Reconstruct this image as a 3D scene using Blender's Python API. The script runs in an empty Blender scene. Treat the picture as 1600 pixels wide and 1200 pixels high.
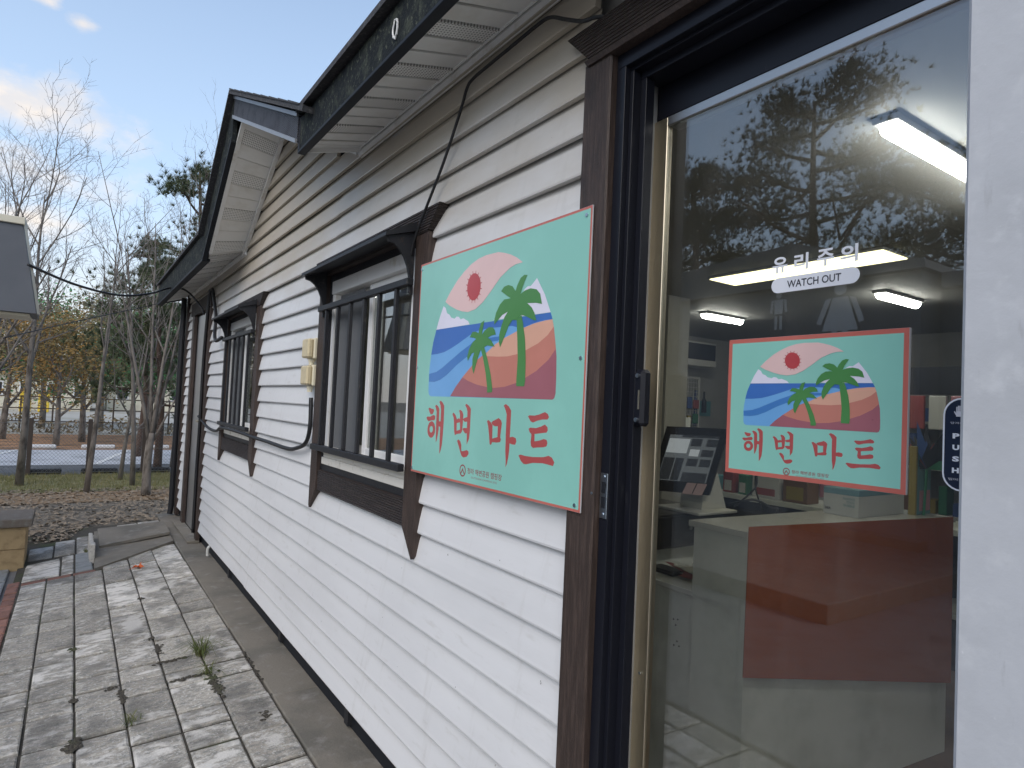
import bpy, bmesh, math, random
from mathutils import Vector, Matrix

sc = bpy.context.scene
rnd = random.Random(7)

# ------------------------------------------------------------------ camera
YAW, PITCH, ROLL = math.radians(34.25), math.radians(2.066), math.radians(2.658)
CAM = Vector((-1.2, 0.0, 1.62))
fw = Vector((math.sin(YAW)*math.cos(PITCH), math.cos(YAW)*math.cos(PITCH), math.sin(PITCH)))
r0 = Vector((math.cos(YAW), -math.sin(YAW), 0)); u0 = r0.cross(fw)
rt = math.cos(ROLL)*r0 + math.sin(ROLL)*u0
up = -math.sin(ROLL)*r0 + math.cos(ROLL)*u0
cd = bpy.data.cameras.new('camera'); cam = bpy.data.objects.new('camera', cd)
sc.collection.objects.link(cam); sc.camera = cam
cd.sensor_width = 36; cd.lens = 22.5; cd.clip_start = 0.02; cd.clip_end = 2000
m3 = Matrix((rt, up, -fw)).transposed()
cam.matrix_world = Matrix.Translation(CAM) @ m3.to_4x4()

# ------------------------------------------------------------------ world
SUN_DIR = Vector((-0.80, -0.60, 0.0)).normalized()
SUN_EL = math.radians(42)
w = bpy.data.worlds.new('World'); sc.world = w; w.use_nodes = True
wt = w.node_tree; wn = wt.nodes; wl = wt.links
wn.clear()
wout = wn.new('ShaderNodeOutputWorld'); bg = wn.new('ShaderNodeBackground')
sky = wn.new('ShaderNodeTexSky'); sky.sky_type = 'NISHITA'; sky.sun_disc = False
sky.sun_elevation = SUN_EL; sky.sun_rotation = math.atan2(SUN_DIR.x, SUN_DIR.y)
sky.air_density = 1.0; sky.dust_density = 1.0; sky.ozone_density = 1.0; sky.altitude = 0
bg.inputs[1].default_value = 0.15
def wm(op, a, b=None, c=None):
    n = wn.new('ShaderNodeMath'); n.operation = op
    for i, v in enumerate((a, b, c)):
        if v is None: continue
        if isinstance(v, (int, float)): n.inputs[i].default_value = v
        else: wl.new(v, n.inputs[i])
    return n.outputs[0]
tc = wn.new('ShaderNodeTexCoord'); sx = wn.new('ShaderNodeSeparateXYZ'); wl.new(tc.outputs['Generated'], sx.inputs[0])
az = wm('ARCTAN2', sx.outputs[0], sx.outputs[1]); el = wm('ARCSINE', sx.outputs[2])
cx = wn.new('ShaderNodeCombineXYZ'); wl.new(az, cx.inputs[0]); wl.new(wm('MULTIPLY', el, 1.7), cx.inputs[1])
def wnoise(scale, detail, off, rough=.55):
    n = wn.new('ShaderNodeTexNoise'); n.inputs['Scale'].default_value = scale; n.inputs['Detail'].default_value = detail
    n.inputs['Roughness'].default_value = rough
    v = wn.new('ShaderNodeVectorMath'); v.operation = 'ADD'; wl.new(cx.outputs[0], v.inputs[0]); v.inputs[1].default_value = (off, off*.7, 0)
    wl.new(v.outputs[0], n.inputs['Vector']); return n.outputs['Fac']
nz = wnoise(9, 7, 3.1, .62)
def smooth(v, a, b):
    n = wn.new('ShaderNodeMapRange'); n.interpolation_type = 'SMOOTHSTEP'
    wl.new(v, n.inputs[0]); n.inputs[1].default_value = a; n.inputs[2].default_value = b; return n.outputs[0]
mask = None
# real cumulus banks low over the field, plus two small high scraps
for (a0, e0, ra, re, amp) in ((-5.0, 19.2, 8.5, 2.3, 1.3), (-4.5, 15.0, 8.0, 1.9, 1.3), (-1.5, 11.6, 4.5, 1.3, 1.4), (-1.1, 25.2, 1.0, .6, 1.6), (-3.6, 26.4, 1.2, .8, 1.8),
                              (-40, 14, 14, 3.5, 1.3), (42, 13, 16, 3.5, 1.3), (95, 15, 14, 4, 1.3), (-95, 16, 18, 4, 1.3), (165, 14, 20, 4, 1.3)):
    dx = wm('MULTIPLY', wm('SUBTRACT', az, math.radians(a0)), 1/math.radians(ra))
    dy = wm('MULTIPLY', wm('SUBTRACT', el, math.radians(e0)), 1/math.radians(re))
    d = wm('SQRT', wm('ADD', wm('MULTIPLY', dx, dx), wm('MULTIPLY', dy, dy)))
    v = wm('ADD', wm('SUBTRACT', 1.0, d), wm('MULTIPLY', wm('SUBTRACT', nz, .5), amp*2.2))
    k = smooth(v, -.15, 1.15)
    mask = k if mask is None else wm('MAXIMUM', mask, k)
haze = wm('MULTIPLY', smooth(el, math.radians(62), math.radians(4)), .55)
low_haze = wm('MULTIPLY', smooth(el, math.radians(17), math.radians(-2)), .85)
def wmix(fac, a, b):
    n = wn.new('ShaderNodeMix'); n.data_type = 'RGBA'
    if isinstance(fac, (int, float)): n.inputs[0].default_value = fac
    else: wl.new(fac, n.inputs[0])
    for i, v in ((6, a), (7, b)):
        if isinstance(v, tuple): n.inputs[i].default_value = v
        else: wl.new(v, n.inputs[i])
    return n.outputs[2]
HAZE_COL = (3.1, 3.85, 4.7, 1); LOW_COL = (3.95, 3.70, 3.45, 1); CLOUD_A = (4.6, 4.05, 3.5, 1); CLOUD_B = (3.7, 3.55, 3.5, 1)
col = wmix(low_haze, wmix(haze, sky.outputs[0], HAZE_COL), LOW_COL)
ccol = wmix(smooth(wnoise(16, 5, 8.3), .40, .62), CLOUD_B, CLOUD_A)
col = wmix(wm('MULTIPLY', mask, .88), col, ccol)
wl.new(col, bg.inputs[0]); wl.new(bg.outputs[0], wout.inputs[0])

# ------------------------------------------------------------------ sun (veiled by the trees: large and soft)
sl = bpy.data.lights.new('sun', 'SUN'); sl.energy = 0.95; sl.angle = math.radians(50); sl.color = (1, .92, .79)
so = bpy.data.objects.new('sun', sl); sc.collection.objects.link(so)
sd = Vector((SUN_DIR.x*math.cos(SUN_EL), SUN_DIR.y*math.cos(SUN_EL), math.sin(SUN_EL)))
so.rotation_euler = sd.to_track_quat('Z', 'Y').to_euler()
sc.view_settings.view_transform = 'Standard'; sc.view_settings.look = 'None'
sc.view_settings.gamma = 1; sc.view_settings.exposure = 0.68
sc.cycles.use_denoising = True
sc.cycles.use_adaptive_sampling = True; sc.cycles.adaptive_threshold = .02
sc.cycles.max_bounces = 10; sc.cycles.transparent_max_bounces = 16
sc.cycles.sample_clamp_indirect = 6

# ------------------------------------------------------------------ materials
def mat(name, col, rough=.6, metal=0., var=None, bump=None, spec=.5, emit=None, rand=0., extra=None, perobj=False):
    """var: list of (scale, colour, lo, hi, stretch) noise layers in world space; bump: list of (scale, strength, stretch)"""
    m = bpy.data.materials.new(name); m.use_nodes = True
    nt = m.node_tree; N = nt.nodes; L = nt.links
    b = N['Principled BSDF']
    b.inputs['Roughness'].default_value = rough; b.inputs['Metallic'].default_value = metal
    b.inputs['Specular IOR Level'].default_value = spec
    geo = N.new('ShaderNodeNewGeometry')
    def noise(scale, stretch, detail=5, rough_=.6):
        v = N.new('ShaderNodeVectorMath'); v.operation = 'MULTIPLY'; L.new(geo.outputs['Position'], v.inputs[0])
        v.inputs[1].default_value = stretch or (1, 1, 1)
        n = N.new('ShaderNodeTexNoise'); n.inputs['Scale'].default_value = scale; n.inputs['Detail'].default_value = detail
        n.inputs['Roughness'].default_value = rough_
        if perobj:   # every slab comes from a different place in the quarry
            oi = N.new('ShaderNodeObjectInfo'); k = N.new('ShaderNodeVectorMath'); k.operation = 'SCALE'; k.inputs[0].default_value = (perobj, perobj*.6, 0); L.new(oi.outputs['Random'], k.inputs['Scale'])
            ad = N.new('ShaderNodeVectorMath'); ad.operation = 'ADD'; L.new(v.outputs[0], ad.inputs[0]); L.new(k.outputs[0], ad.inputs[1]); v = ad
        L.new(v.outputs[0], n.inputs['Vector']); return n.outputs['Fac']
    c = None
    def mix(f, a, bb):
        n = N.new('ShaderNodeMix'); n.data_type = 'RGBA'
        if isinstance(f, (int, float)): n.inputs[0].default_value = f
        else: L.new(f, n.inputs[0])
        for i, v in ((6, a), (7, bb)):
            if isinstance(v, tuple): n.inputs[i].default_value = v if len(v) == 4 else (*v, 1)
            else: L.new(v, n.inputs[i])
        return n.outputs[2]
    c = tuple(col)
    for layer in (var or []):
        s, c2, lo, hi = layer[:4]; st = layer[4] if len(layer) > 4 else None
        r = N.new('ShaderNodeMapRange'); r.interpolation_type = 'SMOOTHSTEP'
        L.new(noise(s, st), r.inputs[0]); r.inputs[1].default_value = lo; r.inputs[2].default_value = hi
        c = mix(r.outputs[0], c, c2)
    if extra: c = extra(m, N, L, c, geo, noise, mix, b)
    if rand:
        oi = N.new('ShaderNodeObjectInfo'); hs = N.new('ShaderNodeHueSaturation')
        r = N.new('ShaderNodeMapRange'); L.new(oi.outputs['Random'], r.inputs[0]); r.inputs[3].default_value = 1-rand; r.inputs[4].default_value = 1+rand
        L.new(r.outputs[0], hs.inputs['Value'])
        if isinstance(c, tuple): hs.inputs['Color'].default_value = (*c, 1)
        else: L.new(c, hs.inputs['Color'])
        c = hs.outputs[0]
    if isinstance(c, tuple): b.inputs['Base Color'].default_value = (*c[:3], 1)
    else: L.new(c, b.inputs['Base Color'])
    prev = None
    for (s, k, st) in (bump or []):
        bn = N.new('ShaderNodeBump'); bn.inputs['Strength'].default_value = k; bn.inputs['Distance'].default_value = .01
        if s == 'ridge':   # fine machined grooves across st axis
            sp = N.new('ShaderNodeSeparateXYZ'); L.new(geo.outputs['Position'], sp.inputs[0])
            ax, per = st
            mu = N.new('ShaderNodeMath'); mu.operation = 'MULTIPLY'; L.new(sp.outputs[ax], mu.inputs[0]); mu.inputs[1].default_value = 2*math.pi/per
            si = N.new('ShaderNodeMath'); si.operation = 'SINE'; L.new(mu.outputs[0], si.inputs[0]); h = si.outputs[0]
        else: h = noise(s, st)
        L.new(h, bn.inputs['Height'])
        if prev is not None: L.new(prev, bn.inputs['Normal'])
        prev = bn.outputs[0]
    if prev is not None: L.new(prev, b.inputs['Normal'])
    if emit: b.inputs['Emission Color'].default_value = (*emit[0], 1); b.inputs['Emission Strength'].default_value = emit[1]
    return m

def siding_extra(m, N, L, c, geo, noise, mix, b):
    # weather grime: brown film low down from splash and beige mildew high up under the eave, both broken by noise
    sp = N.new('ShaderNodeSeparateXYZ'); L.new(geo.outputs['Position'], sp.inputs[0])
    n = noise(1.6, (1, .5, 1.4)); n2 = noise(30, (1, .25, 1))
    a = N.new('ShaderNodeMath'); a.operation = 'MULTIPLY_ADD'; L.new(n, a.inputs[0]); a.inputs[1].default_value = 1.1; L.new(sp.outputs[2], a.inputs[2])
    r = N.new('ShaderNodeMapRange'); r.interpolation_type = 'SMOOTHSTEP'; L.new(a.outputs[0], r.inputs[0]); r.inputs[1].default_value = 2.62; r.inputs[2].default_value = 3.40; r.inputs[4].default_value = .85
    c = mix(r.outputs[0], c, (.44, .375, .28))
    r2 = N.new('ShaderNodeMapRange'); r2.interpolation_type = 'SMOOTHSTEP'; L.new(n2, r2.inputs[0]); r2.inputs[1].default_value = .56; r2.inputs[2].default_value = .80; r2.inputs[4].default_value = .35
    c = mix(r2.outputs[0], c, (.45, .43, .39))
    # run-off streaks and fly specks
    n4 = noise(9, (1, 1.6, .12)); r4 = N.new('ShaderNodeMapRange'); r4.interpolation_type = 'SMOOTHSTEP'; L.new(n4, r4.inputs[0]); r4.inputs[1].default_value = .56; r4.inputs[2].default_value = .74; r4.inputs[4].default_value = .20
    c = mix(r4.outputs[0], c, (.42, .40, .36))
    n5 = noise(55, None, 2, .4); r5 = N.new('ShaderNodeMapRange'); L.new(n5, r5.inputs[0]); r5.inputs[1].default_value = .785; r5.inputs[2].default_value = .81; r5.inputs[4].default_value = .7
    c = mix(r5.outputs[0], c, (.10, .09, .08))
    return c
def dots_extra(m, N, L, c, geo, noise, mix, b):
    # pressed vent holes
    sp = N.new('ShaderNodeSeparateXYZ'); L.new(geo.outputs['Position'], sp.inputs[0])
    def sn(o, per):
        m1 = N.new('ShaderNodeMath'); m1.operation = 'MULTIPLY'; L.new(o, m1.inputs[0]); m1.inputs[1].default_value = 2*math.pi/per
        m2 = N.new('ShaderNodeMath'); m2.operation = 'SINE'; L.new(m1.outputs[0], m2.inputs[0]); return m2.outputs[0]
    pr = N.new('ShaderNodeMath'); pr.operation = 'MULTIPLY'; yo = N.new('ShaderNodeMath'); yo.operation = 'ADD'; L.new(sp.outputs[1], yo.inputs[0]); yo.inputs[1].default_value = 1.3
    L.new(sn(sp.outputs[0], .025), pr.inputs[0]); L.new(sn(yo.outputs[0], .028375), pr.inputs[1])
    ab = N.new('ShaderNodeMath'); ab.operation = 'ABSOLUTE'; L.new(pr.outputs[0], ab.inputs[0])
    r = N.new('ShaderNodeMapRange'); L.new(ab.outputs[0], r.inputs[0]); r.inputs[1].default_value = .80; r.inputs[2].default_value = .62
    return mix(r.outputs[0], (.16, .15, .14), c)

M = {}
M['siding'] = mat('siding_vinyl', (.71, .71, .715), .42, var=[(3, (.665, .665, .67), .4, .7, (1, .3, 1))], bump=[(60, .04, (1, .1, 1)), (2.2, .25, (1, .5, 2))], rand=.015, extra=siding_extra)
M['soffit'] = mat('soffit_vinyl', (.80, .79, .76), .5, var=[(5, (.70, .68, .63), .45, .7)], bump=[(40, .05, None)], rand=.02)
M['soffit_vent'] = mat('soffit_vented', (.78, .77, .74), .55, extra=dots_extra)
M['trim'] = mat('white_trim', (.80, .79, .76), .45, var=[(9, (.58, .54, .47), .52, .75)])
M['fascia'] = mat('fascia_painted', (.018, .022, .024), .85, var=[(14, (.055, .062, .050), .48, .68), (50, (.13, .14, .105), .55, .72), (5, (.012, .015, .020), .5, .75)], bump=[(60, .5, None)], spec=.15)
M['rake'] = mat('rake_board', (.10, .105, .125), .65, var=[(9, (.055, .058, .072), .45, .7), (70, (.16, .165, .18), .58, .8, (1, .3, 1))], bump=[('ridge', .9, (2, .0125))])
M['flashing'] = mat('dark_flashing', (.014, .016, .021), .6, spec=.25)
M['flash_light'] = mat('grey_flashing', (.26, .27, .29), .45, metal=.3)
M['shingle'] = mat('asphalt_shingle', (.05, .05, .055), .9, var=[(60, (.11, .11, .11), .5, .7)], bump=[(90, .6, None)])
def grain(ax):
    st = {'z': (14, 14, 1), 'y': (14, 1, 14)}[ax]
    return st
M['brown_v'] = mat('brown_stained_wood', (.040, .026, .021), .55, var=[(9, (.075, .050, .040), .42, .68, grain('z')), (4, (.024, .016, .014), .55, .75), (120, (.22, .19, .16), .735, .78)], bump=[(22, .35, grain('z'))])
M['brown_h'] = mat('brown_decking', (.038, .026, .022), .55, var=[(9, (.070, .050, .042), .42, .68, grain('y')), (120, (.20, .18, .16), .735, .78)], bump=[('ridge', .9, (2, .0105)), (22, .15, grain('y'))])
M['black_al'] = mat('black_aluminium', (.010, .011, .017), .38, metal=.0, spec=.3, var=[(30, (.03, .031, .036), .62, .8, (1, 1, .3)), (160, (.25, .25, .26), .755, .80)], bump=[(5, .03, None)])
M['black_iron'] = mat('black_iron', (.020, .021, .025), .5, spec=.35, var=[(60, (.055, .050, .045), .56, .75), (25, (.075, .045, .030), .66, .78)], bump=[(80, .12, None)])
M['steel'] = mat('stainless_steel', (.84, .74, .56), .36, metal=1., var=[(3, (.66, .58, .45), .4, .7, (1, 1, .4))], bump=[(120, .05, (1, 1, .05))])
M['alu'] = mat('brushed_aluminium', (.55, .55, .55), .38, metal=1.)
M['zinc'] = mat('zinc_plate', (.50, .56, .62), .3, metal=1., var=[(50, (.25, .24, .22), .55, .75)])
M['pvc'] = mat('window_pvc', (.82, .81, .79), .4, var=[(10, (.62, .58, .50), .58, .80)])
M['pvc_dirty'] = mat('sill_pvc', (.78, .75, .68), .5, var=[(14, (.45, .40, .31), .54, .76)])
M['screen'] = mat('insect_screen', (.13, .135, .14), .8, bump=[(300, .2, None)])
M['cable'] = mat('cable_rubber', (.012, .012, .014), .5, bump=[(60, .1, None)])
M['cream'] = mat('cream_plastic', (.66, .56, .36), .4, var=[(30, (.52, .43, .27), .5, .75)])
M['ivory'] = mat('ivory_plastic', (.72, .66, .50), .4)
M['grey_steel'] = mat('grey_painted_steel', (.50, .515, .545), .45, spec=.3, var=[(7, (.45, .465, .49), .4, .7), (26, (.54, .555, .58), .5, .72), (70, (.30, .30, .31), .735, .78), (110, (.64, .65, .67), .70, .76), (60, (.42, .43, .45), .62, .74, (1, 1, .2))], bump=[(110, .06, None)])
M['concrete'] = mat('old_concrete', (.20, .178, .145), .9, var=[(2.2, (.135, .125, .105), .42, .68), (9, (.25, .235, .21), .52, .75), (60, (.12, .11, .10), .60, .78)], bump=[(60, .35, None), (8, .3, None)])
def paver_extra(m, N, L, c, geo, noise, mix, b):
    # lime bloom and black lichen on the slabs
    n = noise(1.7, (1, .6, 1)); n2 = noise(13, (.7, 1.3, 1))
    add = N.new('ShaderNodeMath'); add.operation = 'MULTIPLY_ADD'; L.new(n2, add.inputs[0]); add.inputs[1].default_value = .9; L.new(n, add.inputs[2])
    r = N.new('ShaderNodeMapRange'); r.interpolation_type = 'SMOOTHSTEP'; L.new(add.outputs[0], r.inputs[0]); r.inputs[1].default_value = .97; r.inputs[2].default_value = 1.10; r.inputs[4].default_value = .85
    c = mix(r.outputs[0], c, (.66, .63, .58))
    n3 = noise(4.3, (1, .8, 1)); r3 = N.new('ShaderNodeMapRange'); r3.interpolation_type = 'SMOOTHSTEP'; L.new(n3, r3.inputs[0]); r3.inputs[1].default_value = .47; r3.inputs[2].default_value = .66; r3.inputs[4].default_value = .62
    return mix(r3.outputs[0], c, (.13, .125, .113))
M['paver'] = mat('grey_paver', (.39, .355, .30), .92, var=[(30, (.22, .215, .195), .42, .66, (.7, 1.4, 1)), (75, (.56, .54, .50), .52, .68), (62, (.16, .15, .135), .60, .74), (210, (.50, .49, .46), .58, .74)], bump=[(130, .7, None), (24, .6, (.7, 1.4, 1))], rand=.20, extra=paver_extra, perobj=.55)
M['flag'] = mat('grey_flagstone', (.26, .27, .27), .85, var=[(12, (.19, .20, .20), .45, .7)], bump=[(60, .3, None)], rand=.1)
M['brick'] = mat('red_brick_paver', (.24, .12, .09), .9, var=[(20, (.15, .085, .07), .45, .7), (60, (.32, .20, .16), .62, .8)], bump=[(70, .4, None)], rand=.18)
M['soil'] = mat('joint_soil', (.055, .048, .038), 1, var=[(40, (.10, .09, .065), .5, .7), (3, (.060, .070, .030), .52, .68)], bump=[(60, .8, None)])
M['earth'] = mat('bare_earth', (.19, .165, .13), 1, var=[(1.3, (.14, .125, .10), .4, .7), (9, (.27, .225, .17), .5, .72), (40, (.10, .09, .075), .55, .75)], bump=[(30, .8, None)])
M['litter_g'] = mat('leaf_mulch', (.32, .22, .13), 1, var=[(12, (.12, .08, .05), .45, .7), (45, (.30, .21, .12), .5, .7)], bump=[(40, .9, None)])
M['lawn'] = mat('dry_lawn', (.20, .19, .085), 1, var=[(2, (.27, .235, .125), .42, .66), (12, (.085, .095, .035), .48, .7)], bump=[(60, .8, None)])
M['asphalt'] = mat('asphalt', (.115, .12, .125), .95, var=[(2, (.085, .09, .095), .4, .7)], bump=[(80, .3, None)])
M['lot'] = mat('pale_lot_concrete', (.52, .53, .55), .9, var=[(.9, (.33, .34, .35), .45, .7)], bump=[(40, .2, None)])
M['bank'] = mat('rusty_brown_bank', (.38, .20, .095), 1, var=[(1.5, (.16, .09, .045), .42, .68), (12, (.30, .17, .09), .5, .7)], bump=[(20, .6, None)])
M['far_ground'] = mat('far_pale_ground', (.40, .38, .33), .95, var=[(.4, (.30, .27, .20), .45, .7)])
M['line'] = mat('white_line_paint', (.72, .72, .70), .8)
M['bark'] = mat('grey_bark', (.215, .190, .165), .95, var=[(14, (.085, .072, .06), .42, .68, (1, 1, .35)), (5, (.24, .21, .18), .55, .75)], bump=[(30, .8, (1, 1, .3))])
M['twig'] = mat('twig_bark', (.19, .165, .145), .95)
M['pine_bark'] = mat('pine_bark', (.085, .055, .042), 1, var=[(12, (.14, .085, .06), .5, .7)], bump=[(25, .9, (1, 1, .3))])
def leafmat(name, a, b, sc_=2.5):
    m = mat(name, a, .7, var=[(sc_, b, .38, .64)], spec=.2)
    return m
M['pine'] = leafmat('pine_needles', (.070, .092, .045), (.12, .13, .065))
M['pine_dark'] = leafmat('dark_pine_needles', (.030, .042, .020), (.050, .060, .028))
M['olive'] = leafmat('olive_leaves', (.14, .14, .065), (.21, .185, .085))
M['green'] = leafmat('green_leaves', (.115, .12, .07), (.165, .155, .09))
M['orange'] = leafmat('orange_leaves', (.36, .205, .06), (.20, .16, .07), 1.6)
M['russet'] = leafmat('russet_leaves', (.25, .18, .10), (.19, .155, .085))
M['grass'] = leafmat('grass_blades', (.17, .175, .065), (.29, .25, .12), 6)
M['weed'] = leafmat('weed_blades', (.085, .115, .035), (.15, .15, .06), 12)
M['leaf_brown'] = mat('fallen_leaves', (.24, .19, .135), .9, var=[(30, (.36, .29, .21), .45, .6), (31, (.15, .125, .095), .5, .68)])
M['leaf_red'] = mat('red_orange_leaf', (.62, .13, .03), .6)
M['cap'] = mat('dark_stone_cap', (.15, .125, .10), .85, var=[(18, (.19, .175, .155), .5, .7)], bump=[(50, .4, None)])
M['yellow_block'] = mat('yellow_block', (.40, .285, .15), .9, var=[(12, (.30, .21, .11), .45, .7)], bump=[(50, .4, None)])
M['kiosk'] = mat('dark_grey_cladding', (.085, .09, .10), .5, var=[(2, (.07, .075, .085), .4, .7)])
M['cream_trim'] = mat('cream_trim', (.66, .61, .48), .6)
M['cream_wall'] = mat('cream_render', (.60, .56, .47), .85)
M['fence'] = mat('brown_fence_steel', (.070, .052, .042), .6)
M['wire'] = mat('fence_wire', (.16, .165, .16), .5, metal=.4)
M['rubber'] = mat('black_rubber', (.03, .03, .032), .8)
M['white'] = mat('white_paint', (.74, .74, .73), .5)
M['far_cream'] = mat('far_cream_wall', (.62, .58, .46), .85, var=[(1.5, (.52, .48, .38), .45, .7)])
M['far_white'] = mat('far_white_wall', (.68, .68, .66), .8)
M['yellow'] = mat('yellow_plastic', (.72, .50, .05), .5)
M['wood_stub'] = mat('pale_stub', (.50, .47, .42), .85, var=[(40, (.30, .28, .25), .5, .7)])
# print colours on the signs
for n, c in dict(mint=(.265, .585, .500), sign_red=(.44, .085, .085), border_red=(.53, .145, .115), pale_blue=(.16, .40, .74), deep_blue=(.052, .165, .50), mid_blue=(.060, .205, .52),
                 coral=(.56, .215, .165), peach=(.72, .40, .29), mauve=(.36, .125, .155), cloud=(.76, .74, .86), pink=(.76, .53, .51), red=(.47, .06, .07), green=(.075, .255, .075),
                 logo=(.30, .06, .07), decal_white=(.78, .80, .86), decal_ink=(.03, .032, .05), navy=(.012, .020, .045), glyph=(.62, .62, .68)).items():
    M[n] = mat('print_'+n, c, .30, spec=.45, var=[(2.2, tuple(min(1, q*1.07+.012) for q in c), .42, .68), (90, tuple(q*.72 for q in c), .70, .80)])
M['foam'] = mat('sign_edge', (.46, .47, .49), .5)
# shop interior
M['in_wall'] = mat('interior_wall', (.42, .42, .41), .8, var=[(1, (.30, .30, .29), .4, .7)])
M['in_ceiling'] = mat('interior_ceiling', (.30, .30, .29), .7)
M['in_floor'] = mat('interior_floor', (.22, .14, .09), .45, var=[(6, (.16, .10, .065), .45, .7, (1, .1, 1))])
M['laminate'] = mat('white_laminate', (.72, .74, .69), .30, var=[(2, (.52, .54, .48), .4, .7)])
M['counter_top'] = mat('counter_top', (.60, .60, .56), .18)
M['orange_panel'] = mat('orange_acrylic', (.40, .105, .038), .22)
M['black_plastic'] = mat('black_plastic', (.012, .012, .014), .35)
M['white_plastic'] = mat('white_plastic', (.55, .55, .52), .4)
M['lcd'] = mat('lcd_screen', (.03, .03, .033), .2, emit=((.42, .45, .47), .14))
M['lcd_b'] = mat('lcd_white_block', (.2, .2, .2), .2, emit=((.55, .58, .6), .35))
M['lcd_d'] = mat('lcd_dark_block', (.02, .02, .022), .2, emit=((.2, .22, .25), .05))
M['paper_pink'] = mat('pink_note', (.55, .38, .36), .8)
M['paper'] = mat('white_paper', (.62, .60, .56), .8)
M['tube'] = mat('lamp_tube', (.9, .9, .9), .4, emit=((1, .96, .88), 26.))
M['tube2'] = mat('panel_lamp', (.9, .85, .6), .4, emit=((1, .90, .52), 2.3))
M['lamp_body'] = mat('lamp_body', (.35, .35, .34), .5)
M['carton'] = mat('white_carton', (.60, .61, .60), .6)
M['carton_blue'] = mat('blue_carton_band', (.20, .36, .43), .6)
for n, c in dict(p_red=(.35, .08, .08), p_green=(.05, .22, .12), p_yellow=(.34, .26, .06), p_blue=(.06, .12, .34), p_pink=(.55, .25, .30), p_teal=(.10, .30, .33), p_brown=(.20, .11, .06), p_dark=(.02, .022, .03)).items():
    M[n] = mat('goods_'+n[2:], c, .45)
M['toilet_wall'] = mat('grey_service_wall', (.22, .225, .23), .8, var=[(1.5, (.20, .205, .21), .4, .7)])
M['toilet_roof'] = mat('service_roof', (.17, .17, .175), .8)
M['pictogram'] = mat('pictogram_grey', (.80, .80, .79), .6)
M['plaza'] = mat('plaza_paving', (.19, .185, .18), .9, var=[(3, (.14, .135, .13), .4, .7)], bump=[(40, .4, None)])

def glass_mat(name, f0, tint):
    """thin architectural pane: Schlick reflection from the angle to the normal, the rest passes tinted"""
    m = bpy.data.materials.new(name); m.use_nodes = True; N = m.node_tree.nodes; L = m.node_tree.links; N.clear()
    o = N.new('ShaderNodeOutputMaterial'); mx = N.new('ShaderNodeMixShader'); t = N.new('ShaderNodeBsdfTransparent'); g = N.new('ShaderNodeBsdfGlossy')
    geo = N.new('ShaderNodeNewGeometry'); dt = N.new('ShaderNodeVectorMath'); dt.operation = 'DOT_PRODUCT'
    L.new(geo.outputs['Incoming'], dt.inputs[0]); L.new(geo.outputs['Normal'], dt.inputs[1])
    def mm(op, x, y):
        n = N.new('ShaderNodeMath'); n.operation = op
        for i, q in enumerate((x, y)):
            if q is None: continue
            if isinstance(q, (int, float)): n.inputs[i].default_value = q
            else: L.new(q, n.inputs[i])
        return n.outputs[0]
    c = mm('ABSOLUTE', dt.outputs['Value'], None); k = mm('POWER', mm('SUBTRACT', 1., c), 5.)
    f = mm('ADD', mm('MULTIPLY', k, 1-f0), f0)
    t.inputs[0].default_value = tint; g.inputs['Roughness'].default_value = .0; g.inputs[0].default_value = (.95, .97, 1, 1)
    L.new(f, mx.inputs[0]); L.new(t.outputs[0], mx.inputs[1]); L.new(g.outputs[0], mx.inputs[2])
    # thin film of dust with specks and wiping smears
    df = N.new('ShaderNodeBsdfDiffuse'); df.inputs[0].default_value = (.55, .54, .52, 1); md = N.new('ShaderNodeMixShader')
    def nz_(scale, st, lo, hi, out):
        v = N.new('ShaderNodeVectorMath'); v.operation = 'MULTIPLY'; L.new(geo.outputs['Position'], v.inputs[0]); v.inputs[1].default_value = st
        n = N.new('ShaderNodeTexNoise'); n.inputs['Scale'].default_value = scale; n.inputs['Detail'].default_value = 3; L.new(v.outputs[0], n.inputs['Vector'])
        r = N.new('ShaderNodeMapRange'); r.interpolation_type = 'SMOOTHSTEP'; L.new(n.outputs['Fac'], r.inputs[0]); r.inputs[1].default_value = lo; r.inputs[2].default_value = hi; r.inputs[4].default_value = out; return r.outputs[0]
    d = mm('ADD', mm('ADD', nz_(120, (1, 1, 1), .74, .80, .22), nz_(5, (1, 2.5, .6), .48, .75, .020)), .004)
    L.new(d, md.inputs[0]); L.new(mx.outputs[0], md.inputs[1]); L.new(df.outputs[0], md.inputs[2]); L.new(md.outputs[0], o.inputs[0])
    return m
M['glass'] = glass_mat('door_glass', .105, (.86, .88, .87, 1))
M['win_glass'] = glass_mat('window_glass', .16, (.76, .78, .77, 1))

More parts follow.
